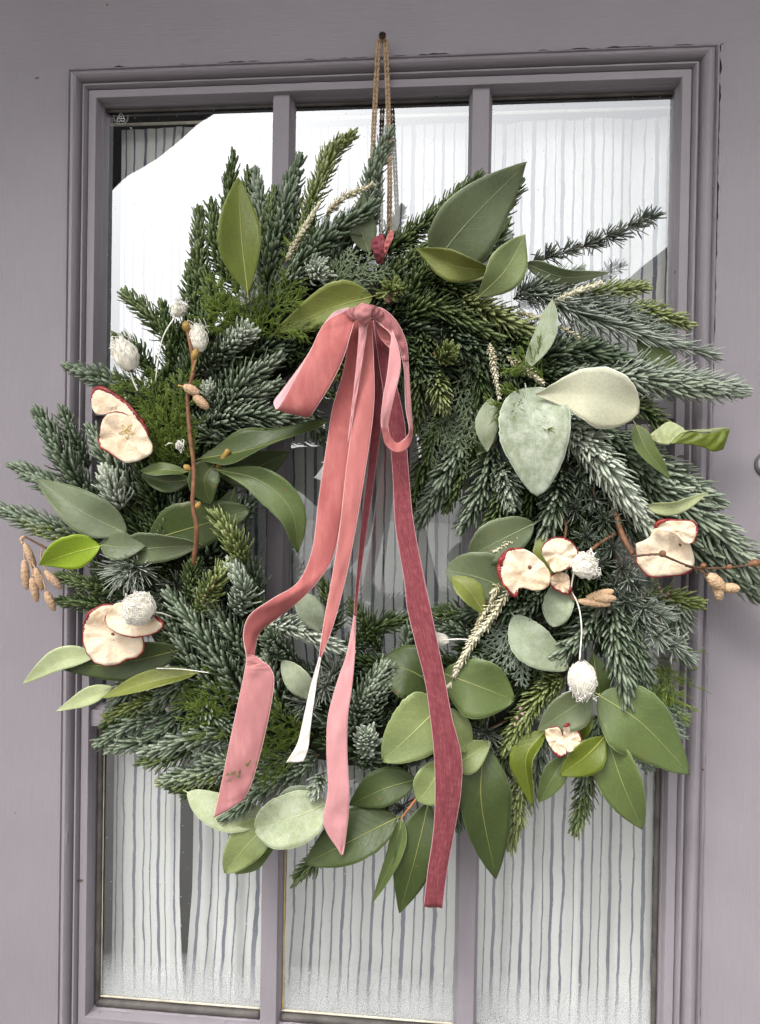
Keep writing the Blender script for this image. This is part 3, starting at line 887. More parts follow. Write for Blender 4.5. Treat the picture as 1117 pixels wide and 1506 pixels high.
def sprig(pts, typ, name=None, scale=1.0, dens=1.0, buds=0, up=None, label=None, twig=True, tone0=0.0, rad=1.0, fan=1.0, collect=None):
    """pts: list of (px, py, depth_cm) from base to tip"""
    L0, W0, DN, A0, A1, CU, SPR, PAL = NEED[typ]
    P = catmull([at(x, y, d * 0.01) for x, y, d in pts], 40)
    pxlen = 0
    for (a, b_) in zip(pts[:-1], pts[1:]):
        pxlen += math.hypot(a[0] - b_[0], a[1] - b_[1]) + abs(a[2] - b_[2]) * 14
    m = max(36, int(DN * dens * pxlen / 100.0 / (scale ** 0.6)))
    s = np.sqrt(RNG.uniform(0.0004, 1, m)) if pxlen < 60 else np.clip(np.linspace(0.02, 1, m) + RNG.normal(0, .25 / m, m), 0.005, 1)
    s = np.sort(s)
    ntip = int(m * 0.10)
    s[-ntip:] = RNG.uniform(0.95, 1.0, ntip)
    fi = s * (len(P) - 1)
    i0 = np.clip(fi.astype(int), 0, len(P) - 2); fr = (fi - i0)[:, None]
    base = P[i0] * (1 - fr) + P[i0 + 1] * fr
    T_, N_, B_ = frames(P)
    T = nrm(T_[i0]); U = N_[i0]; B = B_[i0]
    ph = (np.arange(m) * 2.39996 + RNG.normal(0, .16, m)) % (2 * math.pi) - math.pi   # spiral phyllotaxis,
    ph = np.sign(ph) * math.pi * (np.abs(ph) / math.pi) ** 1.45                          # parted and swept to the upper side
    al = np.radians(A0 + (A1 - A0) * s ** 2.2 + RNG.normal(0, 4.5, m))
    al = np.where(s > 0.95, np.radians(RNG.uniform(5, 52, m)), al)
    rad_ = np.cos(ph)[:, None] * U + np.sin(ph)[:, None] * B
    d0 = nrm(np.cos(al)[:, None] * T + np.sin(al)[:, None] * rad_)
    cu = np.clip(CU * (0.72 + 0.5 * RNG.uniform(0, 1, m)), 0, .95)
    droop = RNG.uniform(-.15, .35)
    d1 = nrm((1 - cu)[:, None] * d0 + cu[:, None] * (0.95 * T + droop * U + np.array([0, -.1, 0.12])) + RNG.normal(0, 0.08, (m, 3)))
    wd = np.cross(T, rad_)
    dep = float(np.mean([q[2] for q in pts])) * 0.01
    Ln = mm(L0, dep) * scale * RNG.uniform(.68, 1.16, m) * (1 - 0.32 * s ** 3) * np.clip(0.55 + s * 3.5, 0.55, 1)
    Wn = np.full(m, mm(W0, dep)) * (0.85 + 0.3 * RNG.uniform(0, 1, m)) * (scale ** 0.4)
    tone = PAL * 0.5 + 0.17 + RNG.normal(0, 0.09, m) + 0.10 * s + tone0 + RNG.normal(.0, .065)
    V, Q, tn = needles(base, d0, d1, wd, Ln, Wn, tone)
    if collect is not None:
        collect.add(V, Q, None, np.clip(tn, 0, 1))
        return None
    nm_ = name or {'n': 'fir_sprig', 'g': 'fir_sprig', 'y': 'fir_sprig', 'p': 'fir_sprig', 's': 'spruce_sprig', 'h': 'heather_sprig'}[typ]
    o = link(nm_, mesh_np(nm_, V, Q, NM[typ], attrs={'tone': np.clip(tn, 0, 1)}), wreath)
    if twig:
        R = np.linspace(1.9, 0.8, len(P)) * mm(1.0, dep) * rad
        Vt, Qt, Tt = tube(P[::3], R[::3], 6)
        MB().add(Vt, Qt, Tt).build('twig', M_TWIG if typ != 'h' else M_TWIGPALE, o)
    for _ in range(buds):
        q = RNG.uniform(0.25, 0.85); i = int(q * 39)
        c_ = P[i] + (U[0] * 0.9 + np.array([0, -0.9, 0])) * mm(6, dep) + RNG.normal(0, mm(1.6, dep), 3)
        rr = mm(random.uniform(2.2, 3.2), dep)
        Vb, Qb = ball(c_, rr, 6, 8)
        MB().add(Vb, Qb).build('bud', M_BUDPINK if random.random() < .6 else M_BUD, o)
    return o

def ball(c, r_, nu=6, nv=8, sc=(1, 1, 1)):
    V = []
    for i in range(nu + 1):
        t = math.pi * i / nu
        for j in range(nv):
            a = 2 * math.pi * j / nv
            V.append((c[0] + r_ * sc[0] * math.sin(t) * math.cos(a), c[1] + r_ * sc[1] * math.sin(t) * math.sin(a), c[2] + r_ * sc[2] * math.cos(t)))
    i = np.arange(nu)[:, None] * nv; j = np.arange(nv)[None, :]
    Q = np.stack([i + j, i + nv + j, i + nv + (j + 1) % nv, i + (j + 1) % nv], -1).reshape(-1, 4)
    return np.array(V), Q

def cedar(pts, clusters, L=24, name='cedar_sprig', typ='c', n_each=34, spread=1.0, label=None, tone0=0.0, W=1.9, along=0):
    """short-shoot rosettes: clusters = list of (px, py, depth_cm) or number along the stem"""
    P = catmull([at(x, y, d * 0.01) for x, y, d in pts], 40)
    dep = float(np.mean([q[2] for q in pts])) * 0.01
    if isinstance(clusters, int):
        T_, N_, B_ = frames(P)
        cl = []
        for q in range(clusters):
            i = int((q + 0.6) / clusters * 39)
            cl.append((P[i] + RNG.normal(0, mm(2), 3), T_[i]))
    else:
        cl = [(at(x, y, d * .01), nrm(np.array([RNG.normal(0, .3), -1.0, RNG.normal(0, .3)]))) for x, y, d in clusters]
    B0, D0, D1, WD, LL, WW, TN = [], [], [], [], [], [], []
    for c_, t_ in cl:
        m = n_each
        d = nrm(RNG.normal(0, 1, (m, 3)) * spread + t_ * (0.55 if not along else along) + np.array([0, -0.55, 0]))
        B0.append(np.repeat(c_[None], m, 0) + d * mm(1.5)); D0.append(d)
        D1.append(nrm(d + RNG.normal(0, 0.10, (m, 3)))); WD.append(np.cross(d, RNG.normal(0, 1, (m, 3))))
        LL.append(mm(L, dep) * RNG.uniform(0.7, 1.15, m)); WW.append(np.full(m, mm(W, dep))); TN.append(0.32 + tone0 + RNG.normal(0, 0.13, m))
    V, Q, tn = needles(np.vstack(B0), np.vstack(D0), np.vstack(D1), np.vstack(WD), np.concatenate(LL), np.concatenate(WW), np.concatenate(TN), thick=0.8)
    o = link(name, mesh_np(name, V, Q, NM[typ], attrs={'tone': np.clip(tn, 0, 1)}), wreath)
    Vt, Qt, Tt = tube(P[::3], np.linspace(2.0, 1.0, 14) * mm(1.0), 6)
    MB().add(Vt, Qt, Tt).build('twig', M_TWIG, o)
    return o

def fern(pts, width=46, nb=18, name='fern_frond', dens=1.0, typ='f', thread=11):
    """feathery frond: fine thread-like needles on side shoots"""
    P = catmull([at(x, y, d * 0.01) for x, y, d in pts], 40)
    T_, N_, B_ = frames(P)
    dep = float(np.mean([q[2] for q in pts])) * 0.01
    S = MB()
    Vt, Qt, Tt = tube(P[::3], np.linspace(1.0, .4, 14) * mm(1.0), 5)
    S.add(Vt, Qt, Tt, 0.35)
    B0, D0, D1, WD, LL, WW, TN = [], [], [], [], [], [], []
    for q in range(nb):
        s = 0.12 + 0.88 * q / nb
        i = min(38, int(s * 39))
        sd_ = 1 if q % 2 else -1
        d = nrm(T_[i] * 0.9 + sd_ * B_[i] * RNG.uniform(.6, 1.0) + N_[i] * RNG.normal(0.15, .35))
        L = mm(width, dep) * (1 - 0.65 * s) * RNG.uniform(.75, 1.2)
        e = P[i] + d * L + RNG.normal(0, mm(2), 3)
        C = catmull([P[i], P[i] + d * L * .5 + RNG.normal(0, mm(2.5), 3), e], 10)
        Vt, Qt, Tt = tube(C[::3], np.array([.55, .45, .35, .25]) * mm(1.0), 4, cap=False)
        S.add(Vt, Qt, None, 0.4)
        m = int(26 * dens)
        fi = RNG.uniform(0.05, 1, m)
        pos = C[0] + (C[-1] - C[0]) * fi[:, None]
        idx = np.clip((fi * 9).astype(int), 0, 9)
        pos = C[idx]
        dd = nrm(d * 1.15 + RNG.normal(0, .48, (m, 3)))
        B0.append(pos); D0.append(dd); D1.append(nrm(dd + d * .4 + RNG.normal(0, .15, (m, 3)))); WD.append(np.cross(dd, RNG.normal(0, 1, (m, 3))))
        LL.append(mm(thread, dep) * RNG.uniform(.6, 1.3, m) * (1.1 - .4 * fi)); WW.append(np.full(m, mm(1.0, dep))); TN.append(RNG.uniform(.15, .95, m))
    V, Q, tn = needles(np.vstack(B0), np.vstack(D0), np.vstack(D1), np.vstack(WD), np.concatenate(LL), np.concatenate(WW), np.concatenate(TN), thick=0.9)
    o = link(name, mesh_np(name, V, Q, NM[typ], attrs={'tone': np.clip(tn, 0, 1)}), wreath)
    S.build('stem', NM[typ], o, attr='tone')
    return o

def cypress(pts, width=36, nb=15, typ='t', name='cypress_frond', roll=0.0):
    """flat spray of scale-clad branchlets"""
    P = catmull([at(x, y, d * 0.01) for x, y, d in pts], 40)
    T_, N_, B_ = frames(P)
    dep = float(np.mean([q[2] for q in pts])) * 0.01
    S = MB()
    def scaly(C, r0, r1, tone):
        n_ = len(C); R = np.linspace(r0, r1, n_) * (1 + 0.32 * (np.arange(n_) % 2))
        Vt, Qt, Tt = tube(C, R, 5, flat=0.5)
        S.add(Vt, Qt, Tt, np.clip(tone + RNG.normal(0, .12, len(Vt)), 0, 1))
    scaly(P[::2], mm(1.9, dep), mm(1.1, dep), .4)
    for q in range(nb):
        s = 0.08 + 0.9 * q / nb
        i = min(38, int(s * 39)); sd_ = 1 if q % 2 else -1
        side = B_[i] * math.cos(roll) + N_[i] * math.sin(roll)
        d = nrm(T_[i] * 0.95 + sd_ * side * .8 + RNG.normal(0, .07, 3))
        L = mm(width, dep) * (1 - 0.72 * s) * RNG.uniform(.85, 1.15)
        C = catmull([P[i], P[i] + d * L * .55, P[i] + d * L + T_[i] * L * .15], 10)
        scaly(C, mm(1.5, dep), mm(0.9, dep), .45)
        ns = max(2, int(6 * (1 - .6 * s)))
        for w_ in range(ns):
            u = 0.2 + 0.75 * w_ / ns
            j = int(u * 9); s2 = 1 if w_ % 2 else -1
            sd2 = np.cross(N_[i], d)
            d2 = nrm(d * 0.95 + s2 * sd2 * .75 + RNG.normal(0, .06, 3))
            l2 = L * 0.36 * (1.1 - u) + mm(3.5, dep)
            scaly(catmull([C[j], C[j] + d2 * l2 * .5, C[j] + d2 * l2], 6), mm(1.35, dep), mm(.8, dep), .5)
    return S.build(name, NM[typ], wreath, attr='tone')

# ---- deep filling sprigs round the ring (needle tone lowered to paint in shade between the others)
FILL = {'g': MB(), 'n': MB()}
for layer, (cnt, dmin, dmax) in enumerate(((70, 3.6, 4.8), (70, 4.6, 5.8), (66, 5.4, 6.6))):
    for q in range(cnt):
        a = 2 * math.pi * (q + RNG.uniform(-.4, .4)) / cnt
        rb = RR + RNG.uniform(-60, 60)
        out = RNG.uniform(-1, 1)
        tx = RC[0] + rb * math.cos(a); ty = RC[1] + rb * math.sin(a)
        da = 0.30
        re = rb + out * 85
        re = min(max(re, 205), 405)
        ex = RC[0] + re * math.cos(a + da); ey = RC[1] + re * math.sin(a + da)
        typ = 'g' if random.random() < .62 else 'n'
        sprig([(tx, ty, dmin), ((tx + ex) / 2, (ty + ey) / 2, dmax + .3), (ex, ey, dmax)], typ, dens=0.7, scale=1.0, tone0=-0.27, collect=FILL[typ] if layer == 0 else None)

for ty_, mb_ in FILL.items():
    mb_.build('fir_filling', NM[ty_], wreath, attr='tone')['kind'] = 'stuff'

# ---- sprigs seen in the photograph (base, ..., tip)
S_ = [
 # upper left
 ('g', [(345, 410, 5), (335, 330, 5), (342, 240, 5.2)], .9), ('g', [(318, 470, 5), (296, 400, 5.5), (293, 318, 5.2)], .9),
 ('g', [(318, 500, 5), (285, 450, 5.5), (281, 398, 5)], .9), ('n', [(398, 400, 5.5), (386, 330, 6), (376, 262, 5.8)], .8),
 ('n', [(392, 420, 6), (412, 330, 6.6), (437, 246, 6.2)], .92), ('g', [(392, 440, 6), (395, 350, 6.6), (402, 290, 6.4)], .85),
 ('y', [(428, 385, 5.5), (462, 290, 5.8), (486, 232, 6), (512, 204, 7.2)], .82), ('n', [(544, 345, 5.5), (547, 270, 6), (569, 206, 7)], .8),
 ('n', [(420, 412, 7), (470, 360, 8), (540, 308, 8.4)], 1.0), ('p', [(452, 412, 7), (463, 402, 8.2), (468, 399, 9.6)], .95),
 ('n', [(395, 430, 6.6), (430, 412, 7.4), (462, 398, 7.2)], .85), ('y', [(590, 440, 6.5), (578, 431, 8), (574, 427, 9.8)], .95),
 ('n', [(350, 520, 6), (380, 470, 6.6), (420, 420, 6.8)], .85), ('g', [(360, 470, 5), (318, 440, 5.6), (300, 400, 5.6)], .9),
 ('n', [(505, 420, 6), (490, 380, 6.8), (500, 330, 6.6)], .8), ('g', [(480, 400, 5.5), (460, 350, 6), (455, 310, 6)], .8),
 # upper right
 ('g', [(565, 375, 5), (620, 335, 5.6), (697, 265, 5.4)], .92), ('g', [(600, 440, 6.5), (615, 410, 7.2), (632, 392, 8)], .9),
 ('g', [(716, 350, 4.6), (742, 305, 5), (762, 274, 5)], .75), ('g', [(680, 410, 5.5), (712, 370, 6), (738, 338, 5.8)], .9),
 ('g', [(590, 470, 6.2), (640, 452, 7.4), (724, 492, 7.6)], 1.1), ('y', [(676, 440, 6.4), (725, 462, 7.4), (778, 486, 7.2)], 1.05),
 ('y', [(636, 520, 7), (650, 524, 7.8), (660, 518, 9)], .85), ('y', [(640, 545, 6.6), (645, 570, 7.4), (650, 596, 7.8)], .9),
 ('g', [(622, 470, 5.5), (617, 540, 6.2), (613, 620, 6)], 1.05), ('g', [(652, 600, 5), (628, 670, 5.2), (606, 742, 5)], 1.0),
 ('n', [(690, 620, 5.2), (660, 690, 5.6), (622, 760, 5.4)], 1.0), ('n', [(728, 650, 5.6), (712, 710, 6), (683, 768, 6)], 1.0),
 ('g', [(745, 690, 5.8), (738, 735, 6.2), (718, 775, 6)], .95), ('g', [(640, 480, 5), (628, 530, 5.6), (610, 590, 5.6)], .95),
 ('g', [(700, 600, 5), (690, 670, 5.2), (660, 740, 5)], .95), ('n', [(742, 680, 6.4), (744, 708, 7.6), (750, 738, 8)], .9),
 ('p', [(735, 690, 7), (745, 712, 7.8), (750, 736, 8)], .75),
 # right shoulder
 ('s', [(765, 425, 6), (810, 440, 7), (860, 465, 7), (940, 490, 6.4), (1035, 520, 5.4)], 1.0, .16), ('s', [(755, 440, 6), (785, 425, 7), (838, 408, 7.2)], .9),
 ('s', [(800, 430, 5.5), (880, 450, 6.2), (960, 480, 5.8)], .9), ('y', [(845, 440, 5), (890, 430, 5.4), (942, 424, 5.2)], .8),
 ('y', [(920, 450, 4.6), (965, 462, 5), (1006, 476, 4.8)], .75), ('n', [(780, 530, 6), (850, 515, 7), (930, 535, 6.8)], 1.1),
 ('n', [(770, 545, 6), (830, 550, 6.4), (900, 540, 6.2)], .9), ('s', [(870, 560, 6), (950, 550, 6.8), (1030, 565, 6.4), (1075, 570, 6)], .98, .25),
 ('n', [(880, 545, 6.2), (970, 562, 7), (1072, 576, 6.2)], 1.1, .26), ('g', [(900, 590, 5), (945, 600, 5.4), (980, 635, 5)], .9),
 ('p', [(822, 600, 7), (880, 670, 9), (952, 772, 8.6)], 1.12), ('p', [(815, 612, 6.5), (862, 665, 8.4), (935, 760, 8.2)], .95),
 ('n', [(870, 620, 5.6), (930, 680, 6.4), (1000, 745, 6)], 1.15), ('n', [(900, 640, 5), (970, 690, 5.8), (1040, 730, 5.4)], 1.2, .05),
 ('n', [(900, 680, 5), (1000, 740, 6.2), (1070, 800, 6), (1122, 858, 5)], 1.35, .12), ('n', [(950, 740, 4.6), (1020, 800, 5.2), (1100, 868, 4.6)], 1.2, .05),
 ('n', [(826, 690, 7), (815, 735, 8.2), (800, 792, 8)], 1.05, .1), ('y', [(940, 880, 5), (980, 880, 5.4), (1018, 886, 5.2)], .9),
 # lower right
 ('s', [(915, 880, 6.5), (950, 915, 7.4), (1006, 962, 7)], .85), ('s', [(880, 860, 6), (930, 880, 7), (975, 900, 6.8)], .8),
 ('n', [(898, 880, 6.8), (905, 940, 8.2), (922, 1022, 8.4)], 1.12, .12), ('n', [(915, 890, 6), (930, 950, 7), (945, 1000, 7)], 1.0),
 ('n', [(890, 880, 6.4), (855, 930, 7.8), (818, 965, 8.2)], 1.0, .1), ('n', [(800, 870, 6.6), (778, 890, 7.4), (758, 912, 7.2)], .85),
 ('p', [(740, 1000, 6.5), (715, 988, 7.6), (700, 982, 8.4)], .78), ('y', [(830, 995, 6.2), (795, 1020, 7.2), (748, 1098, 7)], .95),
 ('y', [(790, 1030, 6.6), (768, 1060, 7.6), (747, 1095, 7.4)], .85), ('y', [(772, 1120, 4.6), (762, 1180, 5), (751, 1238, 4.8)], .85),
 ('n', [(800, 1070, 5), (786, 1120, 5.4), (780, 1170, 5.2)], .95), ('g', [(872, 1110, 4.6), (862, 1160, 5), (848, 1214, 4.8)], .88),
 ('n', [(880, 1050, 5), (868, 1100, 5.4), (858, 1160, 5.2)], .9), ('n', [(985, 870, 4.8), (995, 900, 5), (1000, 940, 5)], .9),
 ('g', [(720, 930, 5), (680, 905, 5.4), (637, 905, 5.2)], .9), ('n', [(720, 950, 5), (670, 925, 5.6), (640, 930, 5.4)], .85),
 # bottom, inner edge
 ('g', [(480, 940, 5), (490, 900, 5.4), (478, 866, 5.4)], .95), ('g', [(505, 965, 5.2), (550, 925, 5.8), (592, 912, 5.4)], .95),
 ('n', [(590, 985, 5.4), (600, 955, 6), (606, 922, 5.8)], .85), ('g', [(560, 960, 5), (540, 925, 5.4), (522, 895, 5.2)], .95),
 ('n', [(516, 1085, 7), (530, 1035, 8.6), (562, 985, 9)], .95, .16), ('n', [(540, 1075, 7), (552, 1030, 8.2), (570, 1000, 8.4)], .8, .14),
 ('p', [(545, 1110, 7), (540, 1092, 8.6), (538, 1080, 9.8)], .88), ('p', [(385, 920, 8), (440, 925, 9), (502, 955, 8.8)], .85),
 ('n', [(430, 970, 7.4), (408, 950, 9), (398, 940, 10)], .9, .12), ('n', [(420, 1060, 6.5), (405, 1010, 7.4), (392, 975, 7.6)], .95),
 ('n', [(372, 1040, 7), (318, 960, 8.6), (256, 884, 8.4)], 1.15, .06), ('n', [(390, 1010, 6.5), (345, 940, 7.8), (300, 880, 7.8)], 1.0),
 ('n', [(340, 1040, 6.4), (290, 980, 7.2), (250, 915, 7.2)], .95), ('y', [(358, 830, 8), (345, 798, 9), (320, 762, 9)], 1.02, 0, 7),
 ('y', [(292, 905, 8), (312, 865, 9.2), (330, 838, 9.2)], .98, 0, 8), ('p', [(350, 905, 7.6), (358, 870, 9), (346, 838, 9.2)], .95, -.12),
 ('g', [(290, 890, 6.6), (282, 860, 7.6), (284, 828, 7.8)], .85), ('n', [(380, 880, 6), (370, 850, 6.6), (352, 800, 6.6)], .9),
 ('n', [(320, 760, 5.6), (348, 760, 6.4), (362, 748, 6.8)], .85),
 # left
 ('g', [(185, 880, 5), (140, 862, 5.8), (93, 850, 5.2)], .85), ('g', [(185, 905, 4.8), (140, 890, 5.4), (95, 884, 5)], .85),
 ('n', [(150, 760, 6), (105, 695, 7.4), (62, 616, 6.8)], 1.05, .04, 5), ('n', [(165, 770, 5.6), (95, 725, 6.6), (30, 690, 6)], .92, .02, 3),
 ('n', [(150, 800, 5), (75, 775, 5.8), (2, 750, 5.2)], .95, .06, 5), ('y', [(140, 810, 5), (90, 790, 6), (42, 770, 5.8)], .8, 0, 4),
 ('p', [(180, 750, 7), (166, 722, 8.4), (158, 704, 9.2)], 1.0), ('n', [(210, 740, 5.6), (170, 690, 6.2), (140, 640, 5.6)], .95),
 ('g', [(260, 510, 5), (225, 470, 5.6), (188, 436, 5.2)], .9), ('n', [(205, 580, 5), (160, 560, 5.6), (108, 543, 5)], .85),
 ('g', [(262, 560, 5.2), (252, 510, 5.8), (240, 455, 5.4)], .9), ('g', [(290, 540, 5.4), (300, 490, 6), (310, 440, 6)], .95),
 ('n', [(285, 555, 7), (325, 520, 8.4), (345, 505, 8.6)], .85), ('p', [(325, 525, 7.6), (352, 498, 9), (362, 490, 9.8)], .92),
 ('n', [(315, 625, 7), (350, 570, 8.4), (402, 532, 8)], 1.05, .12), ('n', [(310, 600, 6.8), (345, 590, 8), (400, 570, 7.6)], 1.0, .06),
 ('n', [(290, 630, 7), (355, 612, 8.2), (436, 616, 7.4)], 1.05, .08), ('p', [(315, 590, 7.6), (308, 578, 8.6), (306, 572, 9)], .6),
 ('g', [(300, 690, 5.6), (275, 640, 6.4), (262, 590, 6.2)], .95), ('n', [(340, 650, 6.4), (310, 640, 7.2), (280, 620, 7)], .9),
 ('n', [(420, 560, 5.2), (450, 600, 5.6), (470, 640, 5.4)], .8), ('n', [(240, 760, 5.4), (225, 735, 6), (215, 720, 6.2)], .8, -.1),
 # lower left
 ('n', [(250, 1050, 5), (205, 1060, 5.6), (154, 1088, 5.2)], .9), ('y', [(262, 1020, 5.4), (215, 1030, 6), (166, 1052, 5.6)], .85, -.1),
 ('g', [(250, 1010, 5), (205, 1040, 5.2), (160, 1065, 5)], .85), ('n', [(345, 1075, 6.2), (285, 1085, 7), (224, 1102, 6.4)], 1.0, .08),
 ('y', [(340, 1130, 5.4), (300, 1140, 6), (246, 1148, 5.6)], .88, -.05), ('n', [(350, 1120, 5.4), (300, 1135, 6.2), (250, 1146, 5.8)], .85, .1),
 ('n', [(300, 1020, 6), (310, 1050, 6.8), (345, 1070, 6.8)], 1.0), ('n', [(280, 1030, 6), (260, 1060, 6.6), (225, 1080, 6.2)], .95),
 ('n', [(465, 1120, 7), (400, 1150, 8.4), (336, 1198, 8)], .85, .02), ('n', [(470, 1110, 6.4), (410, 1125, 7.2), (350, 1150, 7)], .9),
 ('p', [(475, 1135, 7.6), (470, 1150, 8.8), (466, 1162, 9.2)], .72), ('g', [(490, 1235, 5), (465, 1265, 5.2), (440, 1290, 5)], .8),
 ('n', [(520, 1120, 6), (545, 1115, 6.6), (590, 1095, 6.2)], .85), ('g', [(430, 1100, 5.6), (380, 1090, 6.4), (330, 1110, 6.2)], .95),
 ('g', [(740, 470, 6), (770, 505, 6.6), (800, 540, 6.4)], .95), ('n', [(720, 500, 5.6), (755, 540, 6.4), (790, 565, 6.2)], .95), ('g', [(700, 480, 5.4), (730, 520, 6.2), (745, 570, 6)], .95),
 ('g', [(560, 420, 5), (590, 395, 5.8), (620, 370, 5.6)], .9), ('g', [(620, 410, 5.4), (660, 420, 6.2), (700, 430, 6)], .95), ('g', [(380, 540, 5.4), (420, 520, 6), (460, 530, 5.8)], .9), ('g', [(400, 600, 5), (440, 570, 5.6), (480, 580, 5.4)], .85), ('g', [(600, 520, 5), (580, 560, 5.4), (575, 610, 5.2)], .85),
 ('n', [(250, 1100, 4.6), (210, 1090, 5.2), (170, 1098, 5)], .9, .05), ('g', [(300, 1090, 4.8), (255, 1110, 5.4), (215, 1120, 5)], .9), ('g', [(360, 1160, 4.8), (310, 1165, 5.4), (262, 1160, 5)], .9),
 ('n', [(400, 1130, 6), (350, 1125, 6.8), (300, 1110, 6.6)], .95), ('n', [(230, 960, 5.4), (200, 1000, 6), (170, 1035, 5.6)], .9), ('n', [(300, 970, 6), (270, 1000, 6.8), (235, 1030, 6.6)], .95, .05),
 ('g', [(560, 1140, 4.8), (540, 1180, 5.2), (510, 1215, 5)], .9), ('n', [(650, 1110, 5), (665, 1160, 5.2), (672, 1205, 5)], .9), ('g', [(600, 1120, 4.8), (575, 1160, 5.2), (560, 1195, 5)], .9), ('n', [(440, 1150, 5.4), (430, 1190, 5.6), (410, 1215, 5.4)], .85),
 ('g', [(760, 1060, 5), (740, 1110, 5.4), (735, 1160, 5.2)], .9), ('g', [(350, 430, 4.6), (318, 370, 5), (312, 310, 4.8)], .9), ('g', [(375, 400, 4.8), (362, 320, 5.2), (365, 262, 5)], .85), ('n', [(440, 400, 5), (430, 330, 5.6), (428, 280, 5.4)], .9),
 ('g', [(470, 420, 5), (500, 370, 5.6), (520, 330, 5.4)], .9), ('g', [(230, 560, 4.8), (205, 520, 5.2), (178, 500, 5)], .85), ('n', [(130, 690, 4.8), (110, 650, 5.2), (95, 610, 5)], .8), ('g', [(240, 620, 5), (205, 600, 5.6), (165, 590, 5.2)], .9),
 ('y', [(503, 525, 9), (502, 545, 10), (496, 552, 10.4)], .5), ('n', [(480, 1085, 6), (500, 1060, 6.8), (505, 1020, 6.8)], .85),
]
for e in S_:
    typ, pts, scl = e[:3]
    t0 = e[3] if len(e) > 3 else 0.0
    sprig(pts, typ, scale=scl, tone0=t0, buds=e[4] if len(e) > 4 else 0)

# cedar / larch-like rosettes
cedar([(775, 388, 6), (850, 365, 6.6), (905, 345, 6.2), (962, 318, 5.4)], 15, L=21, n_each=26, along=1.1, spread=.75, W=2.0)
cedar([(840, 660, 6.5), (875, 730, 7.4), (900, 800, 7.6), (930, 880, 7.2)], [(885, 690, 7.6), (852, 705, 7.4), (872, 735, 8), (845, 750, 7.6), (890, 765, 8), (862, 790, 8.2), (900, 805, 8.2), (880, 830, 8.2), (915, 835, 8), (850, 815, 7.8), (905, 862, 8), (935, 862, 7.8), (920, 885, 8.2), (950, 885, 7.6), (890, 890, 8)], L=27, n_each=34)
cedar([(850, 690, 6), (830, 740, 6.6), (838, 800, 6.4)], 7, L=24, n_each=30, tone0=-.06)
cedar([(910, 850, 7), (945, 880, 8), (985, 935, 7.8)], [(925, 850, 8), (945, 895, 8.2), (970, 905, 8), (965, 935, 8), (990, 950, 7.6)], L=28, n_each=36, tone0=.12, typ='s')
cedar([(215, 850, 7), (193, 832, 8.4)], [(193, 832, 8.2), (205, 836, 8), (185, 838, 8)], L=48, n_each=72, tone0=.42, typ='s', W=2.1)
cedar([(250, 880, 6), (262, 860, 6.8)], [(262, 862, 6.8), (245, 880, 6.8)], L=34, n_each=44, tone0=0)
cedar([(500, 990, 7), (470, 1010, 8.2), (448, 1040, 8)], [(478, 1008, 8.6), (470, 1018, 8.4), (450, 1036, 8.4), (492, 990, 8)], L=36, n_each=44, tone0=.3)
cedar([(745, 1060, 6), (712, 1075, 7)], [(715, 1078, 7), (700, 1070, 6.8)], L=34, n_each=44, tone0=.12)
cedar([(640, 1010, 6), (610, 1050, 6.6)], [(610, 1050, 6.6), (585, 1040, 6.6)], L=32, n_each=34)
cedar([(620, 1170, 6), (590, 1185, 6)], [(592, 1188, 6.2)], L=26, n_each=34)

# feathery fern
for p in ([(400, 490, 8), (350, 450, 8.6), (318, 400, 8.2)], [(410, 495, 8), (345, 470, 8.8), (318, 440, 8.4)], [(395, 500, 8), (370, 450, 8.8), (360, 400, 8.6)],
          [(350, 500, 8), (330, 470, 8.8), (335, 420, 8.6)], [(380, 480, 8), (425, 420, 8.6), (430, 350, 8)], [(390, 500, 8), (420, 480, 8.8), (455, 490, 8.6)],
          [(370, 490, 8), (410, 450, 8.8), (440, 440, 8.6)], [(340, 490, 8), (320, 460, 8.8), (315, 410, 8)],
          [(245, 690, 7.6), (235, 620, 8.4), (226, 555, 8.2)], [(250, 680, 7.6), (262, 610, 8.6), (268, 545, 8.2)], [(240, 660, 7.6), (265, 600, 8.6), (290, 555, 8.2)],
          [(235, 690, 7.6), (225, 640, 8.4), (208, 600, 8)], [(240, 640, 7.6), (220, 590, 8.2), (200, 540, 7.8)], [(250, 700, 7.6), (255, 660, 8.6), (270, 620, 8.6)],
          [(230, 600, 7), (205, 570, 7.8), (175, 560, 7.6)], [(225, 700, 7.6), (240, 650, 8.8), (245, 600, 8.8)], [(260, 690, 7.6), (268, 655, 8.6), (280, 610, 8.4)],
          [(455, 1095, 8.4), (415, 1085, 9.2), (370, 1100, 9)], [(460, 1080, 8.4), (420, 1060, 9.2), (385, 1040, 9)], [(450, 1110, 8.2), (405, 1120, 9), (375, 1150, 8.8)],
          [(350, 1090, 7.2), (310, 1045, 8), (285, 1000, 7.8)], [(330, 1080, 7.2), (290, 1050, 8), (265, 1020, 7.8)], [(340, 1060, 7.4), (325, 1025, 8), (318, 985, 7.8)],
          [(960, 960, 5.4), (985, 1000, 5.8), (998, 1060, 5.4)], [(940, 980, 5.2), (965, 1010, 5.6), (985, 1040, 5.2)], [(790, 560, 9), (775, 600, 9.8), (770, 650, 10)],
          [(790, 575, 9), (760, 590, 9.8), (725, 605, 9.4)], [(800, 560, 9), (785, 540, 9.4), (760, 535, 9)], [(795, 590, 9), (790, 625, 9.9), (796, 655, 10)]):
    fern(p, width=52, nb=11, dens=.85, thread=15)
for p in ([(395, 1105, 11.6), (360, 1120, 12.6), (333, 1150, 12.4)], [(385, 1090, 11.6), (372, 1075, 12.2), (370, 1050, 12)]):
    fern(p, width=22, nb=7, dens=.35, thread=7)
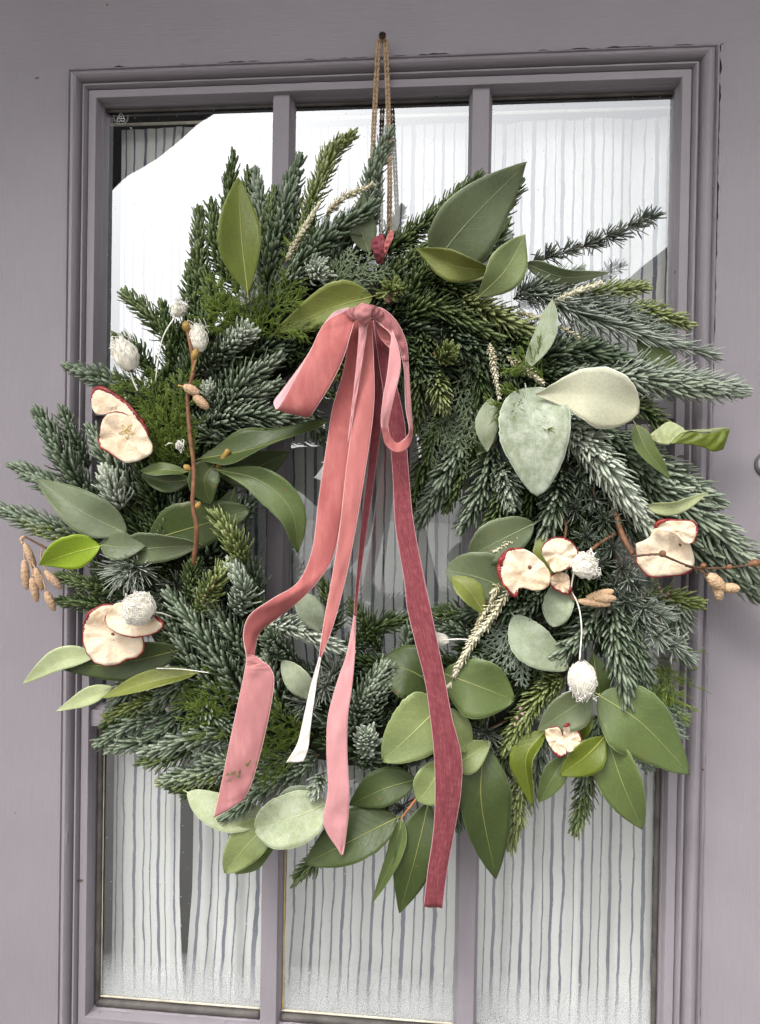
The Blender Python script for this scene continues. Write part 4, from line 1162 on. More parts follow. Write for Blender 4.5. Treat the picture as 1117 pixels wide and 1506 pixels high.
# stray fern threads reaching past the wreath
for p in ([(960, 940, 5), (1000, 952, 5), (1042, 962, 4.6)], [(960, 985, 5), (1000, 1000, 5), (1046, 1020, 4.6)], [(180, 660, 8.6), (165, 658, 9), (150, 650, 9)]):
    fern(p, width=9, nb=5, dens=.25, thread=6)

# cypress sprays
for p, w, ty in (([(470, 440, 8), (510, 415, 9), (562, 362, 9)], 40, 't'), ([(490, 440, 8), (530, 410, 9), (575, 395, 9)], 38, 't'), ([(480, 435, 8), (500, 400, 8.8), (520, 365, 8.6)], 34, 't'),
                 ([(690, 500, 6), (700, 560, 6.8), (705, 625, 6.6)], 40, 't'), ([(675, 540, 6), (690, 600, 6.8), (700, 660, 6.6)], 42, 't'), ([(650, 600, 6), (670, 650, 6.6), (678, 700, 6.4)], 40, 't'),
                 ([(660, 590, 5.6), (640, 640, 6.2), (632, 690, 6)], 40, 't'), ([(700, 560, 6), (685, 620, 6.6), (668, 670, 6.6)], 38, 't'), ([(720, 520, 6), (718, 570, 6.6), (720, 620, 6.6)], 34, 't'),
                 ([(770, 930, 7), (745, 965, 8), (728, 1005, 7.8)], 40, 'b'), ([(765, 920, 7), (735, 940, 7.8), (712, 970, 7.6)], 36, 'b'), ([(775, 930, 7), (768, 970, 8), (765, 1010, 7.8)], 34, 'b'),
                 ([(955, 1000, 5), (980, 1045, 5.4), (1004, 1090, 5)], 40, 'b'), ([(960, 1020, 4.8), (990, 1050, 5), (1010, 1060, 4.8)], 34, 'b'), ([(930, 1080, 4.6), (948, 1110, 4.8), (955, 1135, 4.6)], 28, 'b'),
                 ([(250, 790, 4.6), (232, 760, 5.6), (225, 730, 5.8)], 34, 't'), ([(280, 760, 5), (255, 735, 5.8), (240, 715, 5.8)], 34, 't')):
    cypress(p, w, typ=ty)

# dried pale heather sprigs
for p, sc_ in (([(420, 385, 8.4), (445, 340, 9), (468, 302, 8.8)], .9), ([(478, 318, 7), (505, 292, 7.6), (545, 274, 7.6)], 1.2), ([(720, 505, 8), (726, 540, 8.6), (734, 584, 8.6)], 1.0),
               ([(745, 525, 8), (775, 545, 9), (795, 562, 9.2)], 1.1), ([(760, 460, 7.4), (790, 468, 8), (816, 478, 8)], .9), ([(820, 480, 7.4), (840, 490, 7.8), (860, 504, 7.6)], .9),
               ([(810, 450, 7.8), (840, 432, 8.4), (882, 418, 8)], 1.1), ([(772, 785, 8), (745, 800, 9), (716, 818, 9)], .9),
               ([(760, 850, 8), (720, 910, 9.4), (690, 950, 9.6), (660, 1010, 9.2)], 1.35), ([(745, 860, 8), (730, 865, 9), (722, 880, 9)], 1.2), ([(740, 880, 8), (715, 895, 9.2), (700, 925, 9.2)], 1.2)):
    sprig(p, 'h', scale=sc_, dens=1.0, rad=.8)

# ------------------------------------------------------------------ leaves
def leaf(pts, width, wp=.42, kind='mid', fold=.16, wave=.0, roll=0.0, blunt=.9, curl=0.0, stalk=8, under=False, nm='leaf', parent=None, asym=0.0, rib=True):
    """pts (px, py, depth_cm) base -> tip; width in px"""
    n_, k2 = 30, 11
    wave = wave + RNG.uniform(.012, .035); pts = [(a_, b_, c_ + .7) for a_, b_, c_ in pts]; asym = asym + RNG.uniform(-.13, .13); fold = fold * RNG.uniform(.7, 1.5)
    if np.isscalar(roll): roll = roll + RNG.uniform(-.22, .22); curl = curl + RNG.uniform(-.35, .35)
    P = catmull([at(x, y, d * .01) for x, y, d in pts], n_)
    T = nrm(np.gradient(P, axis=0))
    view = nrm(np.array([0, -D, 0]) - P)
    S = nrm(np.cross(view, T)); Nn = np.cross(T, S)
    dep = float(np.mean([q[2] for q in pts])) * .01
    t = np.linspace(0, 1, n_)
    a_ = math.log(.5) / math.log(wp)
    f = np.sin(np.pi * np.clip(t ** a_, 0, 1)) ** blunt
    f = np.maximum(f, 0.012)
    hw = mm(width, dep) * .5 * f
    rl = np.linspace(roll, roll + curl, n_) if np.isscalar(roll) else np.interp(t, np.linspace(0, 1, len(roll)), roll)
    Sr = S * np.cos(rl)[:, None] + Nn * np.sin(rl)[:, None]
    Nr = -S * np.sin(rl)[:, None] + Nn * np.cos(rl)[:, None]
    u = np.linspace(-1, 1, k2)
    ph1, ph2 = RNG.uniform(0, 6, 2)
    wv = wave * mm(width, dep) * (np.sin(t * 9 + ph1)[:, None] * (u[None] > 0) + np.sin(t * 8 + ph2)[:, None] * (u[None] < 0)) * (np.abs(u)[None] ** 1.5) * f[:, None]
    edge = 1 + (RNG.normal(0, .012, (n_, 2))) + np.stack([.045 * np.sin(t * 7 + ph2), .045 * np.sin(t * 8.5 + ph1)], -1)
    uu = np.where(u[None] > 0, edge[:, :1], edge[:, 1:]) * u[None] * np.where(u[None] > 0, 1 + asym, 1 - asym)
    off = hw[:, None] * (fold * np.abs(u)[None] ** 1.3 * 2 - fold * .5) + wv
    # gentle cross bow and crumple
    off = off + mm(width, dep) * .02 * np.sin(t * 5 + ph2)[:, None] * np.cos(u * 2 + ph1)[None]
    V = P[:, None] + Sr[:, None] * (uu * hw[:, None])[..., None] + Nr[:, None] * off[..., None]
    side = RNG.choice([-1, 1]); ce = RNG.uniform(.0, .55) ** 1.5
    off = off + hw[:, None] * ce * np.clip(side * u[None], 0, 1) ** 2.5 * np.sin(np.pi * np.clip(t * RNG.uniform(.8, 1.25), 0, 1))[:, None] * RNG.choice([1, 1, -1])
    plen = np.linalg.norm(P[-1] - P[0])
    off = off + (plen * RNG.uniform(-.05, .05) * np.sin(np.pi * t) + plen * .012 * np.sin(t * 13 + ph1) * t)[:, None]
    nick = RNG.integers(6, n_ - 4)
    V_n = None
    th = 0.00035
    Vb = V - Nr[:, None] * th
    m_ = n_ * k2
    VV = np.vstack([V.reshape(-1, 3), Vb.reshape(-1, 3)])
    i = np.arange(n_ - 1)[:, None] * k2; j = np.arange(k2 - 1)[None]
    q = np.stack([i + j, i + j + 1, i + k2 + j + 1, i + k2 + j], -1).reshape(-1, 4)
    # rim
    ring = list(range(k2)) + [r_ * k2 + k2 - 1 for r_ in range(1, n_)] + [(n_ - 1) * k2 + c for c in range(k2 - 2, -1, -1)] + [r_ * k2 for r_ in range(n_ - 2, 0, -1)]
    ring = np.array(ring); nx_ = np.roll(ring, -1)
    qr = np.stack([ring, m_ + ring, m_ + nx_, nx_], -1)
    Q = np.vstack([q, q[:, ::-1] + m_, qr])
    mi = np.concatenate([np.full(len(q), 1 if under else 0), np.full(len(q), 0 if under else 1), np.full(len(qr), 1)])
    uvx = np.repeat(np.broadcast_to((u * .5 + .5)[None], (n_, k2)).reshape(-1)[None], 2, 0).reshape(-1)
    uvy = np.repeat(np.broadcast_to(t[:, None], (n_, k2)).reshape(-1)[None], 2, 0).reshape(-1)
    mu, ml, mv = LMM[kind]
    o = link(nm, mesh_np(nm, VV, Q, [mu, ml], uv=np.stack([uvx, uvy], -1), midx=mi), parent or wreath)
    if rib:
        C = P + Nr * (-(fold * .5) * hw[:, None] + wv[:, k2 // 2][:, None]) + Nr * mm(.05)
        C = V[:, k2 // 2] + Nr * mm(.12)
        pre = [C[0] - T[0] * mm(stalk, dep) - Nr[0] * mm(stalk * .25, dep)] if stalk else []
        C2 = np.vstack(pre + [C[:-2]]) if pre else C[:-2]
        R = np.linspace(.95, .18, len(C2)) ** 1.1 * mm(1.0, dep) * min(1.25, max(.6, width / 60))
        Vt, Qt, Tt = tube(C2, R, 5)
        MB().add(Vt, Qt, Tt).build('midrib', mv, o)
    return o

L = leaf
# upper
L([(364, 432, 9.4), (355, 350, 10), (350, 260, 9.6)], 62, .5, 'green', .12, .03, roll=.15)
L([(542, 372, 7), (530, 330, 7.4), (534, 282, 7.2)], 40, .4, 'grey', .1)
L([(548, 436, 8.2), (490, 452, 8.6), (402, 490, 7.4)], 58, .42, 'olive', .14, .02)
L([(638, 388, 8.5), (690, 325, 9.6), (774, 238, 9)], 98, .40, 'grey', .08, .02, blunt=.85)
L([(722, 398, 9), (670, 393, 10), (612, 366, 9.2)], 44, .5, 'olive', .18, .05, roll=-.6)
L([(703, 437, 8.8), (742, 400, 9.6), (772, 345, 9)], 58, .52, 'light', .10, .06, roll=.25)
L([(772, 388, 7.4), (830, 408, 8), (897, 401, 7.2)], 26, .35, 'grey', .1, .05, roll=.3)
L([(812, 440, 8), (800, 492, 8.8), (770, 548, 8.4)], 34, .5, 'sage', .14, .06, roll=.5)
L([(787, 580, 10.2), (862, 578, 11), (940, 606, 10.4)], 82, .66, 'cream', .07, .06, blunt=.62, stalk=6, rib=False)
L([(773, 570, 9.4), (785, 640, 10.6), (790, 730, 10)], 102, .40, 'frost', .08, .03, blunt=.66)
L([(722, 585, 7.2), (715, 625, 7.8), (716, 665, 7.4)], 34, .45, 'sage', .1, .04, roll=.4)
L([(934, 624, 8.2), (952, 662, 8.8), (985, 704, 8)], 30, .42, 'mid', .14, .05, roll=-.3)
L([(948, 744, 8.8), (990, 746, 9.2), (1042, 724, 8.4)], 22, .45, 'under', .1, .04, roll=.4)
L([(938, 492, 5), (965, 520, 5.4), (1002, 545, 5)], 34, .45, 'mid', .1)
L([(690, 640, 5), (712, 660, 5.4), (735, 690, 5.2)], 26, .45, 'dark', .1)
# right inner
L([(785, 770, 7.8), (735, 795, 8.6), (688, 820, 8)], 62, .5, 'grey', .08, .03, blunt=.7)
L([(748, 868, 7.8), (705, 850, 8.6), (655, 838, 8)], 72, .52, 'grey', .08, .03, blunt=.65)
L([(714, 904, 8.6), (690, 868, 9.4), (664, 848, 8.8)], 38, .5, 'olive', .16, .04, roll=.4)
L([(822, 856, 8.6), (818, 890, 9.2), (812, 922, 8.8)], 44, .5, 'sage', .08, .02, blunt=.6, rib=False)
L([(755, 905, 7.8), (785, 945, 8.6), (835, 985, 8)], 58, .48, 'sage', .06, .02, blunt=.7)
L([(812, 845, 8), (800, 812, 8.4), (792, 790, 8)], 28, .5, 'olive', .1)
# bottom
L([(640, 1010, 7.2), (600, 985, 8), (555, 980, 7.4)], 78, .5, 'dark', .08, .03, blunt=.7)
L([(650, 1035, 8), (615, 1070, 9.2), (562, 1120, 8.8)], 92, .42, 'light', .08, .03, blunt=.75)
L([(650, 990, 8.2), (700, 1008, 9), (756, 1030, 8.2)], 84, .50, 'mid', .06, .03, blunt=.7)
L([(650, 1040, 8), (672, 1075, 8.6), (688, 1105, 8)], 46, .5, 'light', .1, blunt=.7)
L([(660, 1130, 7.8), (690, 1112, 8.2), (722, 1090, 7.8)], 44, .45, 'light', .1, .03)
L([(652, 1118, 8.4), (636, 1150, 9), (614, 1180, 8.6)], 56, .5, 'light', .1, .03, blunt=.75)
L([(612, 1146, 7.2), (565, 1160, 8), (512, 1185, 7.4)], 54, .45, 'dark', .08, .02)
L([(584, 1202, 7.6), (525, 1232, 8.6), (448, 1270, 8)], 74, .48, 'dark', .06, .02, blunt=.8)
L([(590, 1206, 7.6), (578, 1260, 8), (546, 1330, 7.2)], 27, .35, 'mid', .18, .02, roll=.3)
L([(630, 1180, 7.2), (612, 1255, 8), (587, 1343, 7)], 64, .45, 'dark', .08, .02)
L([(712, 1095, 7), (708, 1180, 8.2), (729, 1293, 7)], 78, .46, 'dark', .08, .02, blunt=.85)
L([(275, 1165, 6.4), (330, 1195, 7), (395, 1200, 6.6)], 52, .5, 'pale', .08, .04, blunt=.7)
L([(480, 1182, 8.4), (425, 1205, 9.4), (374, 1222, 8.8)], 80, .48, 'pale', .08, .05, blunt=.62)
L([(400, 1208, 7), (365, 1240, 7.6), (330, 1284, 7)], 58, .48, 'light', .08, .04, blunt=.75)
L([(402, 1248, 6.2), (372, 1264, 6.2), (345, 1286, 5.8)], 30, .5, 'mid', .1)
L([(462, 1158, 8), (430, 1175, 8.4), (395, 1195, 8)], 38, .5, 'sage', .08, .03)
# right bottom
L([(880, 1022, 7.6), (945, 1065, 8.4), (1014, 1138, 7.2)], 94, .42, 'mid', .07, .02, blunt=.8)
L([(892, 1082, 7.8), (912, 1145, 8.6), (944, 1220, 7.6)], 66, .44, 'mid', .08, .02, blunt=.85)
L([(891, 1081, 8.2), (862, 1112, 8.8), (823, 1140, 8.2)], 46, .52, 'green', .14, .04, roll=-.3)
L([(870, 1020, 7.8), (835, 1045, 8.6), (790, 1074, 8)], 54, .45, 'grey', .1, .02)
L([(802, 1074, 7.2), (772, 1115, 8), (782, 1186, 7.4)], 38, .45, 'green', .2, .05, roll=.5)
L([(832, 1112, 6.8), (812, 1145, 7.2), (792, 1180, 6.6)], 34, .45, 'mid', .14)
L([(868, 1046, 7.4), (858, 1066, 7.8), (850, 1092, 7.4)], 28, .5, 'green', .14)
L([(872, 960, 6.4), (878, 1000, 6.8), (885, 1030, 6.4)], 40, .5, 'dark', .1)
# left
L([(186, 785, 8.2), (120, 752, 9), (52, 704, 8)], 62, .42, 'grey', .10, .03)
L([(147, 803, 9), (105, 814, 9.8), (57, 831, 9)], 54, .45, 'lime', .10, .02)
L([(146, 800, 8.8), (178, 805, 9.6), (214, 803, 9)], 44, .45, 'grey', .12, .04, roll=-.25)
L([(180, 812, 8.2), (235, 806, 9.2), (298, 802, 8.6)], 52, .38, 'grey', .16, .04, roll=.3)
L([(218, 795, 7.2), (285, 775, 8), (368, 750, 7.2)], 74, .46, 'dark', .06, .02, blunt=.7)
L([(276, 694, 8.8), (240, 690, 9.4), (205, 692, 8.6)], 24, .5, 'mid', .14, .05, roll=.4)
L([(282, 705, 8), (245, 708, 8.4), (206, 698, 8)], 34, .5, 'dark', .12, .03)
L([(318, 678, 8.2), (300, 705, 8.8), (308, 742, 8.2)], 48, .5, 'dark', .10, .03, blunt=.75)
L([(292, 675, 8.2), (380, 655, 9.2), (484, 618, 8.4)], 56, .45, 'dark', .16, .12, roll=-.5)
L([(316, 690, 8.6), (380, 706, 9.4), (428, 750, 9.4), (438, 814, 8.4)], 50, .55, 'mid', .12, .06, roll=-.2)
L([(320, 700, 7), (370, 690, 7.4), (425, 665, 7)], 52, .5, 'dark', .08, .03)
L([(345, 718, 7), (330, 760, 7), (310, 790, 6.6)], 44, .5, 'dark', .08, .03)
L([(140, 965, 7.4), (90, 970, 7.8), (32, 1006, 6.6)], 34, .45, 'under', .08, .03)
L([(268, 955, 7), (180, 975, 7.6), (88, 984, 6.8)], 54, .42, 'dark', .08, .03)
L([(165, 1010, 7.2), (130, 1025, 7.4), (82, 1046, 6.6)], 26, .45, 'under', .08, .05)
L([(288, 990, 8), (220, 1002, 8.8), (148, 1027, 8)], 32, .42, 'olive', .14, .03, roll=.4)
L([(470, 928, 9), (456, 900, 9.8), (436, 874, 9.2)], 38, .55, 'sage', .08, .03, blunt=.6)
L([(458, 1030, 8.6), (435, 1000, 9.4), (414, 972, 8.8)], 36, .5, 'sage', .10, .03, blunt=.7)

def stick(pts, r0, r1, m, parent, name='twig', nseg=24, wob=.08, k=7):
    P = catmull([at(x, y, d * .01) for x, y, d in pts], nseg)
    dep = float(np.mean([q[2] for q in pts])) * .01
    V, Q, T = tube(P, np.linspace(r0, r1, nseg) * mm(1.0, dep), k, wob=wob)
    return MB().add(V, Q, T).build(name, m, parent)
# leaf stalks that show
stick([(640, 1145, 8.4), (612, 1175, 8.4), (588, 1206, 8)], 2.2, 1.6, M_REDSTALK, wreath, 'stalk')
stick([(880, 1020, 8), (888, 1050, 8.6), (892, 1085, 8.4)], 2.2, 2.4, M_TWIGPALE, wreath, 'stalk')
stick([(680, 412, 9), (705, 410, 9.6), (722, 402, 9.6)], 2.6, 1.8, M_TWIGPALE, wreath, 'stalk')
stick([(318, 692, 8.6), (326, 678, 9.4), (336, 662, 9.6)], 4.2, 4.6, M_YBUD, wreath, 'stalk')
stick([(230, 983, 9.2), (265, 984, 9.4), (312, 990, 9)], .9, .7, M_BLEACH, wreath, 'stalk')
stick([(900, 730, 7.4), (912, 780, 8.6), (930, 815, 9.4)], 5, 3.6, M_TWIGRED, wreath, 'woody_stem')
stick([(905, 785, 8), (880, 800, 8.6), (862, 815, 9)], 3, 2.4, M_TWIGRED, wreath, 'woody_stem')
stick([(828, 760, 7.6), (832, 775, 8.4), (830, 792, 9)], 2.6, 2, M_TWIG, wreath, 'woody_stem')
for bx, by, bd in ((578, 431, 9.6), (573, 436, 9.4), (583, 427, 9.4), (571, 442, 9.2)):
    V, Q = ball(at(bx, by, bd * .01), mm(4.2), 7, 9)
    MB().add(V, Q).build('bud', M_BUD, wreath)
for bx, by in ((765, 1042), (768, 1050), (760, 1056), (757, 1066), (764, 1062), (972, 870), (978, 876), (985, 882), (969, 864), (982, 873)):
    V, Q = ball(at(bx, by, .085 if by > 1000 else .066), mm(2.4), 6, 8)
    MB().add(V, Q).build('bud', M_BUDPINK, wreath)

# ------------------------------------------------------------------ ribbons
def band(name, stations, mats, parent, n_=110, bow=0.0, selv=M_EDGE, uvs=1.0, selw=.5, ripple=1.0, fold=None):
    """stations: (Lx, Ly, Rx, Ry, dL_cm, dR_cm)"""
    st = np.array([np.concatenate([at(s[0], s[1], s[4] * .01), at(s[2], s[3], (s[5] if len(s) > 5 else s[4]) * .01)]) for s in stations])
    # chord-length resampling
    C = catmull(st, n_)
    Lp, Rp = C[:, :3], C[:, 3:]
    k2 = 13
    u = np.linspace(0, 1, k2)
    base = Lp[:, None] * (1 - u)[None, :, None] + Rp[:, None] * u[None, :, None]
    mid = .5 * (Lp + Rp)
    T = nrm(np.gradient(mid, axis=0)); W = nrm(Rp - Lp)
    Nn = nrm(np.cross(T, W))
    wid = np.linalg.norm(Rp - Lp, axis=1)
    off = bow * np.sin(np.pi * u)[None] * wid[:, None]
    t = np.linspace(0, 1, n_)
    ph = RNG.uniform(0, 6, 4)
    wr = np.zeros((n_, k2))
    for _ in range(int(7 * ripple)):          # soft creases lying aslant
        c0_, sl_, am_ = RNG.uniform(0, 1), RNG.normal(0, .05), RNG.normal(0, .00055)
        wr += am_ * min(1, float(wid.mean()) / .02) * np.exp(-((t[:, None] - c0_ - sl_ * (u[None] - .5)) / .012) ** 2) * np.sin(np.pi * np.clip(u[None] * RNG.uniform(.6, 1.2), 0, 1))
    off = off + wr
    off = off + ripple * .0010 * (np.sin(t * 31 + ph[0])[:, None] * np.sin(u * 4 + ph[1])[None] + .7 * np.sin(t * 17 + ph[2])[:, None] * np.cos(u * 3 + ph[3])[None]) * np.sin(np.pi * u)[None]
    V = base + Nn[:, None] * off[..., None]
    th = 0.0005
    Nv = Nn[:, None] + 0 * V
    Vb = V - Nv * th
    m_ = n_ * k2
    VV = np.vstack([V.reshape(-1, 3), Vb.reshape(-1, 3)])
    i = np.arange(n_ - 1)[:, None] * k2; j = np.arange(k2 - 1)[None]
    q = np.stack([i + j, i + j + 1, i + k2 + j + 1, i + k2 + j], -1).reshape(-1, 4)
    e0 = np.arange(n_ - 1) * k2; e1 = e0 + k2 - 1
    qr = np.vstack([np.stack([e0, e0 + k2, e0 + k2 + m_, e0 + m_], -1), np.stack([e1, e1 + m_, e1 + k2 + m_, e1 + k2], -1)])
    a0 = np.arange(k2 - 1); a1 = a0 + (n_ - 1) * k2
    qr = np.vstack([qr, np.stack([a0, a0 + m_, a0 + 1 + m_, a0 + 1], -1), np.stack([a1, a1 + 1, a1 + 1 + m_, a1 + m_], -1)])
    Q = np.vstack([q, q[:, ::-1] + m_, qr])
    mi = np.concatenate([np.zeros(len(q)), np.ones(len(q)), np.ones(len(qr))])
    ln = np.concatenate([[0], np.cumsum(np.linalg.norm(np.diff(mid, axis=0), axis=1))])
    uv = np.concatenate([np.stack([np.broadcast_to(ln[:, None], (n_, k2)).ravel() * 6, np.broadcast_to(u[None] * .14, (n_, k2)).ravel()], -1)] * 2)
    o = link(name, mesh_np(name, VV, Q, mats, uv=uv, midx=mi), parent)
    if selv is not None:
        for E_ in (V[:, 0], V[:, -1]):
            Vt, Qt, Tt = tube(E_ - Nn * th * .5, mm(selw), 5)
            MB().add(Vt, Qt, Tt).build('selvage', selv, o)
    return o

stick([(940, 650, 7), (952, 646, 7.6), (962, 640, 8)], 1.6, 1.4, M_TWIGPALE, wreath, 'stalk')
fl = band('leaf', [(957, 646, 954, 641, 7.8), (966, 651, 968, 629, 8.2), (978, 654, 984, 620, 8.4), (987, 652, 1001, 627, 8.6), (1001, 641, 1009, 634, 8.6)], [LMM['under'][0], LMM['green'][0]], wreath, selv=None, n_=40, ripple=.8)
band('leaf', [(984, 652, 1008, 633, 8.7), (1004, 653, 1020, 635, 8.9), (1028, 656, 1040, 637, 8.9), (1049, 664, 1060, 633, 8.6), (1063, 661, 1073, 631, 8.2)], [LMM['green'][0], LMM['under'][0]], wreath, selv=None, n_=40, ripple=1.2, bow=.06)
band('leaf', [(984, 650, 1008, 633, 8.72), (1006, 634, 1022, 632, 8.95), (1030, 635, 1040, 631, 8.95), (1055, 634, 1062, 629, 8.7), (1072, 631, 1073, 630, 8.2)], [LMM['under'][0], LMM['under'][0]], wreath, selv=None, n_=40, ripple=.3)
bow = empty('ribbon_bow', at(531, 458, .12), 'pink velvet ribbon bow with loops and long tails tied on the wreath', 'ribbon bow')
rib = empty('velvet_ribbon', at(580, 400, .10), 'dark rose crushed velvet ribbon hanging behind the pink bow', 'ribbon')
# dark rose ribbon
band('tail', [(548, 466, 564, 470, 10.6), (558, 540, 578, 545, 10.8), (570, 620, 594, 620, 10.8), (577, 690, 600, 690, 10.8), (581, 770, 607, 765, 11), (594, 850, 622, 845, 11.2), (599, 895, 632, 892, 11.4),
              (612, 950, 644, 950, 11.4), (625, 1002, 655, 1006, 11.4), (632, 1050, 664, 1055, 11.4), (638, 1105, 678, 1112, 11.2), (640, 1165, 677, 1168, 10.8), (637, 1225, 667, 1226, 10.2), (629, 1280, 657, 1280, 9.6), (623, 1333, 650, 1336, 9)],
     [V_DARK, V_DARKB], rib, bow=.03, selv=M_EDGED, ripple=1.0)
band('tail', [(540, 470, 552, 472, 10.4), (549, 540, 562, 545, 10.2), (547, 610, 561, 612, 10.2), (541, 690, 552, 690, 10.2), (531, 770, 540, 772, 10.4), (524, 850, 529, 852, 10.8), (520, 905, 523, 906, 11.2)],
     [V_DARK, V_DARKB], rib, bow=.03, selv=M_EDGED, selw=.4)
band('fold', [(551, 348, 563, 343, 9.6), (545, 358, 566, 356, 9.9), (549, 372, 566, 372, 9.8), (554, 388, 564, 388, 9)], [V_DARK, V_DARKB], rib, selv=None, n_=30)
band('fold', [(575, 338, 579, 340, 9.8), (569, 346, 578, 350, 10.2), (565, 360, 572, 363, 10.2), (564, 374, 567, 376, 9.8)], [V_PINK, V_DARK], rib, selv=None, n_=30, bow=.1)
# pink bow
band('tail', [(520, 462, 534, 462, 11.8), (515, 484, 533, 482, 11.6), (505, 545, 535, 545, 11.6), (489, 600, 528, 600, 11.8), (481, 650, 520, 650, 11.8), (469, 730, 506, 730, 11.8), (459, 808, 492, 810, 11.8), (438, 856, 474, 845, 11.8, 11.9),
              (402, 880, 448, 876, 12.2, 11.6), (368, 904, 412, 906, 12.6, 11.2), (358, 932, 382, 930, 12.8, 11.4), (362, 963, 373, 964, 13, 12.4)],
     [V_PINK, V_BACK], bow, n_=120, bow=.04)
band('tail', [(362, 962, 373, 963, 13.05, 12.45), (362, 972, 385, 972, 13, 12.6), (360, 985, 398, 984, 13, 12.8), (354, 1015, 402, 1010, 13, 13), (338, 1090, 388, 1085, 12.8, 12.8), (326, 1150, 370, 1150, 12.4), (314, 1203, 358, 1176, 12)],
     [V_ROSEP, V_BACK], bow, n_=70, bow=.04)
band('tail', [(531, 460, 545, 460, 12.2), (528, 530, 549, 530, 12.2), (521, 600, 549, 600, 12.4), (509, 690, 537, 690, 12.6), (499, 780, 521, 785, 12.6), (488, 850, 508, 850, 12.6), (476, 915, 490, 918, 12.6), (469, 965, 472, 967, 12.6)],
     [V_CORAL, V_BACK], bow, n_=100, bow=.03)
band('tail', [(469, 965, 472, 967, 12.55), (456, 1010, 464, 1015, 12.6), (444, 1065, 457, 1065, 12.6), (436, 1095, 453, 1100, 12.4), (420, 1122, 446, 1120, 12.2)], [V_WHITE, V_BACK], bow, n_=40, selv=None)
band('tail', [(520, 905, 523, 906, 11.25), (510, 960, 521, 965, 11.6), (495, 1005, 517, 1010, 11.8), (482, 1055, 511, 1055, 11.8), (480, 1105, 510, 1105, 11.6), (482, 1160, 513, 1165, 11.2), (476, 1212, 512, 1200, 10.6), (496, 1248, 507, 1240, 10.2), (502, 1258, 504, 1257, 10)],
     [V_ROSE, V_BACK], bow, n_=70, bow=.02, selw=.4)
band('pleat', [(528, 464, 542, 462, 12.9), (527, 500, 537, 500, 13), (523, 545, 530, 545, 12.9), (517, 600, 521, 600, 12.7), (511, 650, 512, 650, 12.5)], [V_ROSE, V_BACK], bow, n_=50, bow=.1, selw=.4)
band('loop', [(512, 452, 520, 470, 11.6), (484, 466, 506, 482, 11.4), (452, 522, 494, 525, 10.8), (416, 572, 460, 588, 10.8), (403, 590, 448, 610, 11.4, 11.6), (407, 601, 453, 613, 12.4), (416, 590, 462, 603, 13.2), (438, 550, 486, 565, 13.6), (458, 513, 505, 525, 13.7),
              (470, 487, 515, 492, 13.4), (484, 470, 521, 472, 13), (508, 457, 524, 462, 12.6)],
     [V_BACK, V_PINK], bow, n_=130, bow=-.05)
band('loop', [(540, 452, 538, 466, 12.6), (562, 454, 556, 472, 12.8), (583, 473, 574, 492, 12.8), (597, 503, 586, 507, 12.6), (600, 530, 592, 532, 12.4, 12.6)], [V_KNOT, V_KNOT], bow, n_=50, bow=-.12, selw=.45)  # top of the loop in darker velvet, painting in the pile's shading
lp2 = band('loop', [(599, 522, 590, 524, 12.4, 12.6), (601, 550, 594, 548, 12.1, 12.6), (604, 600, 596, 600, 11.8, 12.6), (606, 636, 601, 630, 11.8, 12.6), (600, 657, 597, 643, 12.2, 12.6),
              (584, 665, 583, 652, 12.8, 12.4), (568, 654, 573, 641, 13.2, 12.6), (560, 624, 570, 624, 13.4, 13), (563, 588, 578, 588, 13.6), (569, 553, 588, 545, 13.6), (573, 517, 587, 518, 13.4), (574, 492, 580, 495, 13), (556, 476, 572, 482, 12.8), (548, 464, 548, 470, 12.6)],
     [V_ROSE, V_ROSE], bow, n_=140, bow=.02, selw=.45)
band('loop_turn', [(606, 633, 602, 628, 12.0, 12.7), (601, 656, 598, 643, 12.5, 12.75), (584, 665.5, 583, 651.5, 12.95, 12.6), (567, 655, 573, 641, 13.35, 12.75), (560, 628, 568, 630, 13.5, 13.1)], [V_CORAL, V_CORAL], bow, n_=40, selv=None, ripple=.3)
band('loop_lining', [(551, 465, 560, 464, 12.4), (553, 480, 572, 480, 12.2), (560, 498, 575, 500, 12.2), (573, 512, 576, 512, 12.4)], [V_CORAL, V_CORAL], bow, n_=30, selw=.4)
# knot: wrapped bands
band('knot', [(496, 468, 508, 478, 12.6), (508, 457, 518, 472, 13.1), (520, 452, 527, 469, 13.5), (532, 450, 536, 467, 13.6)], [V_BACK, V_KNOT], bow, n_=60, bow=-.14, selv=None, ripple=1.0)
band('knot', [(532, 450, 530, 467, 13.4), (545, 448, 542, 465, 13.6), (557, 453, 552, 468, 13.2), (568, 462, 560, 476, 12.7)], [V_BACK, V_KNOT], bow, n_=60, bow=-.14, selv=None, ripple=1.0)
band('knot', [(529, 449, 535, 446, 13.2), (523, 453, 541, 448, 13.9), (521, 459, 545, 453, 14.3), (523, 467, 545, 462, 14.3), (528, 474, 543, 471, 13.9), (532, 479, 540, 478, 13.2)], [V_ROSEP, V_BACK], bow, n_=60, bow=.22, selw=.3, ripple=.8)
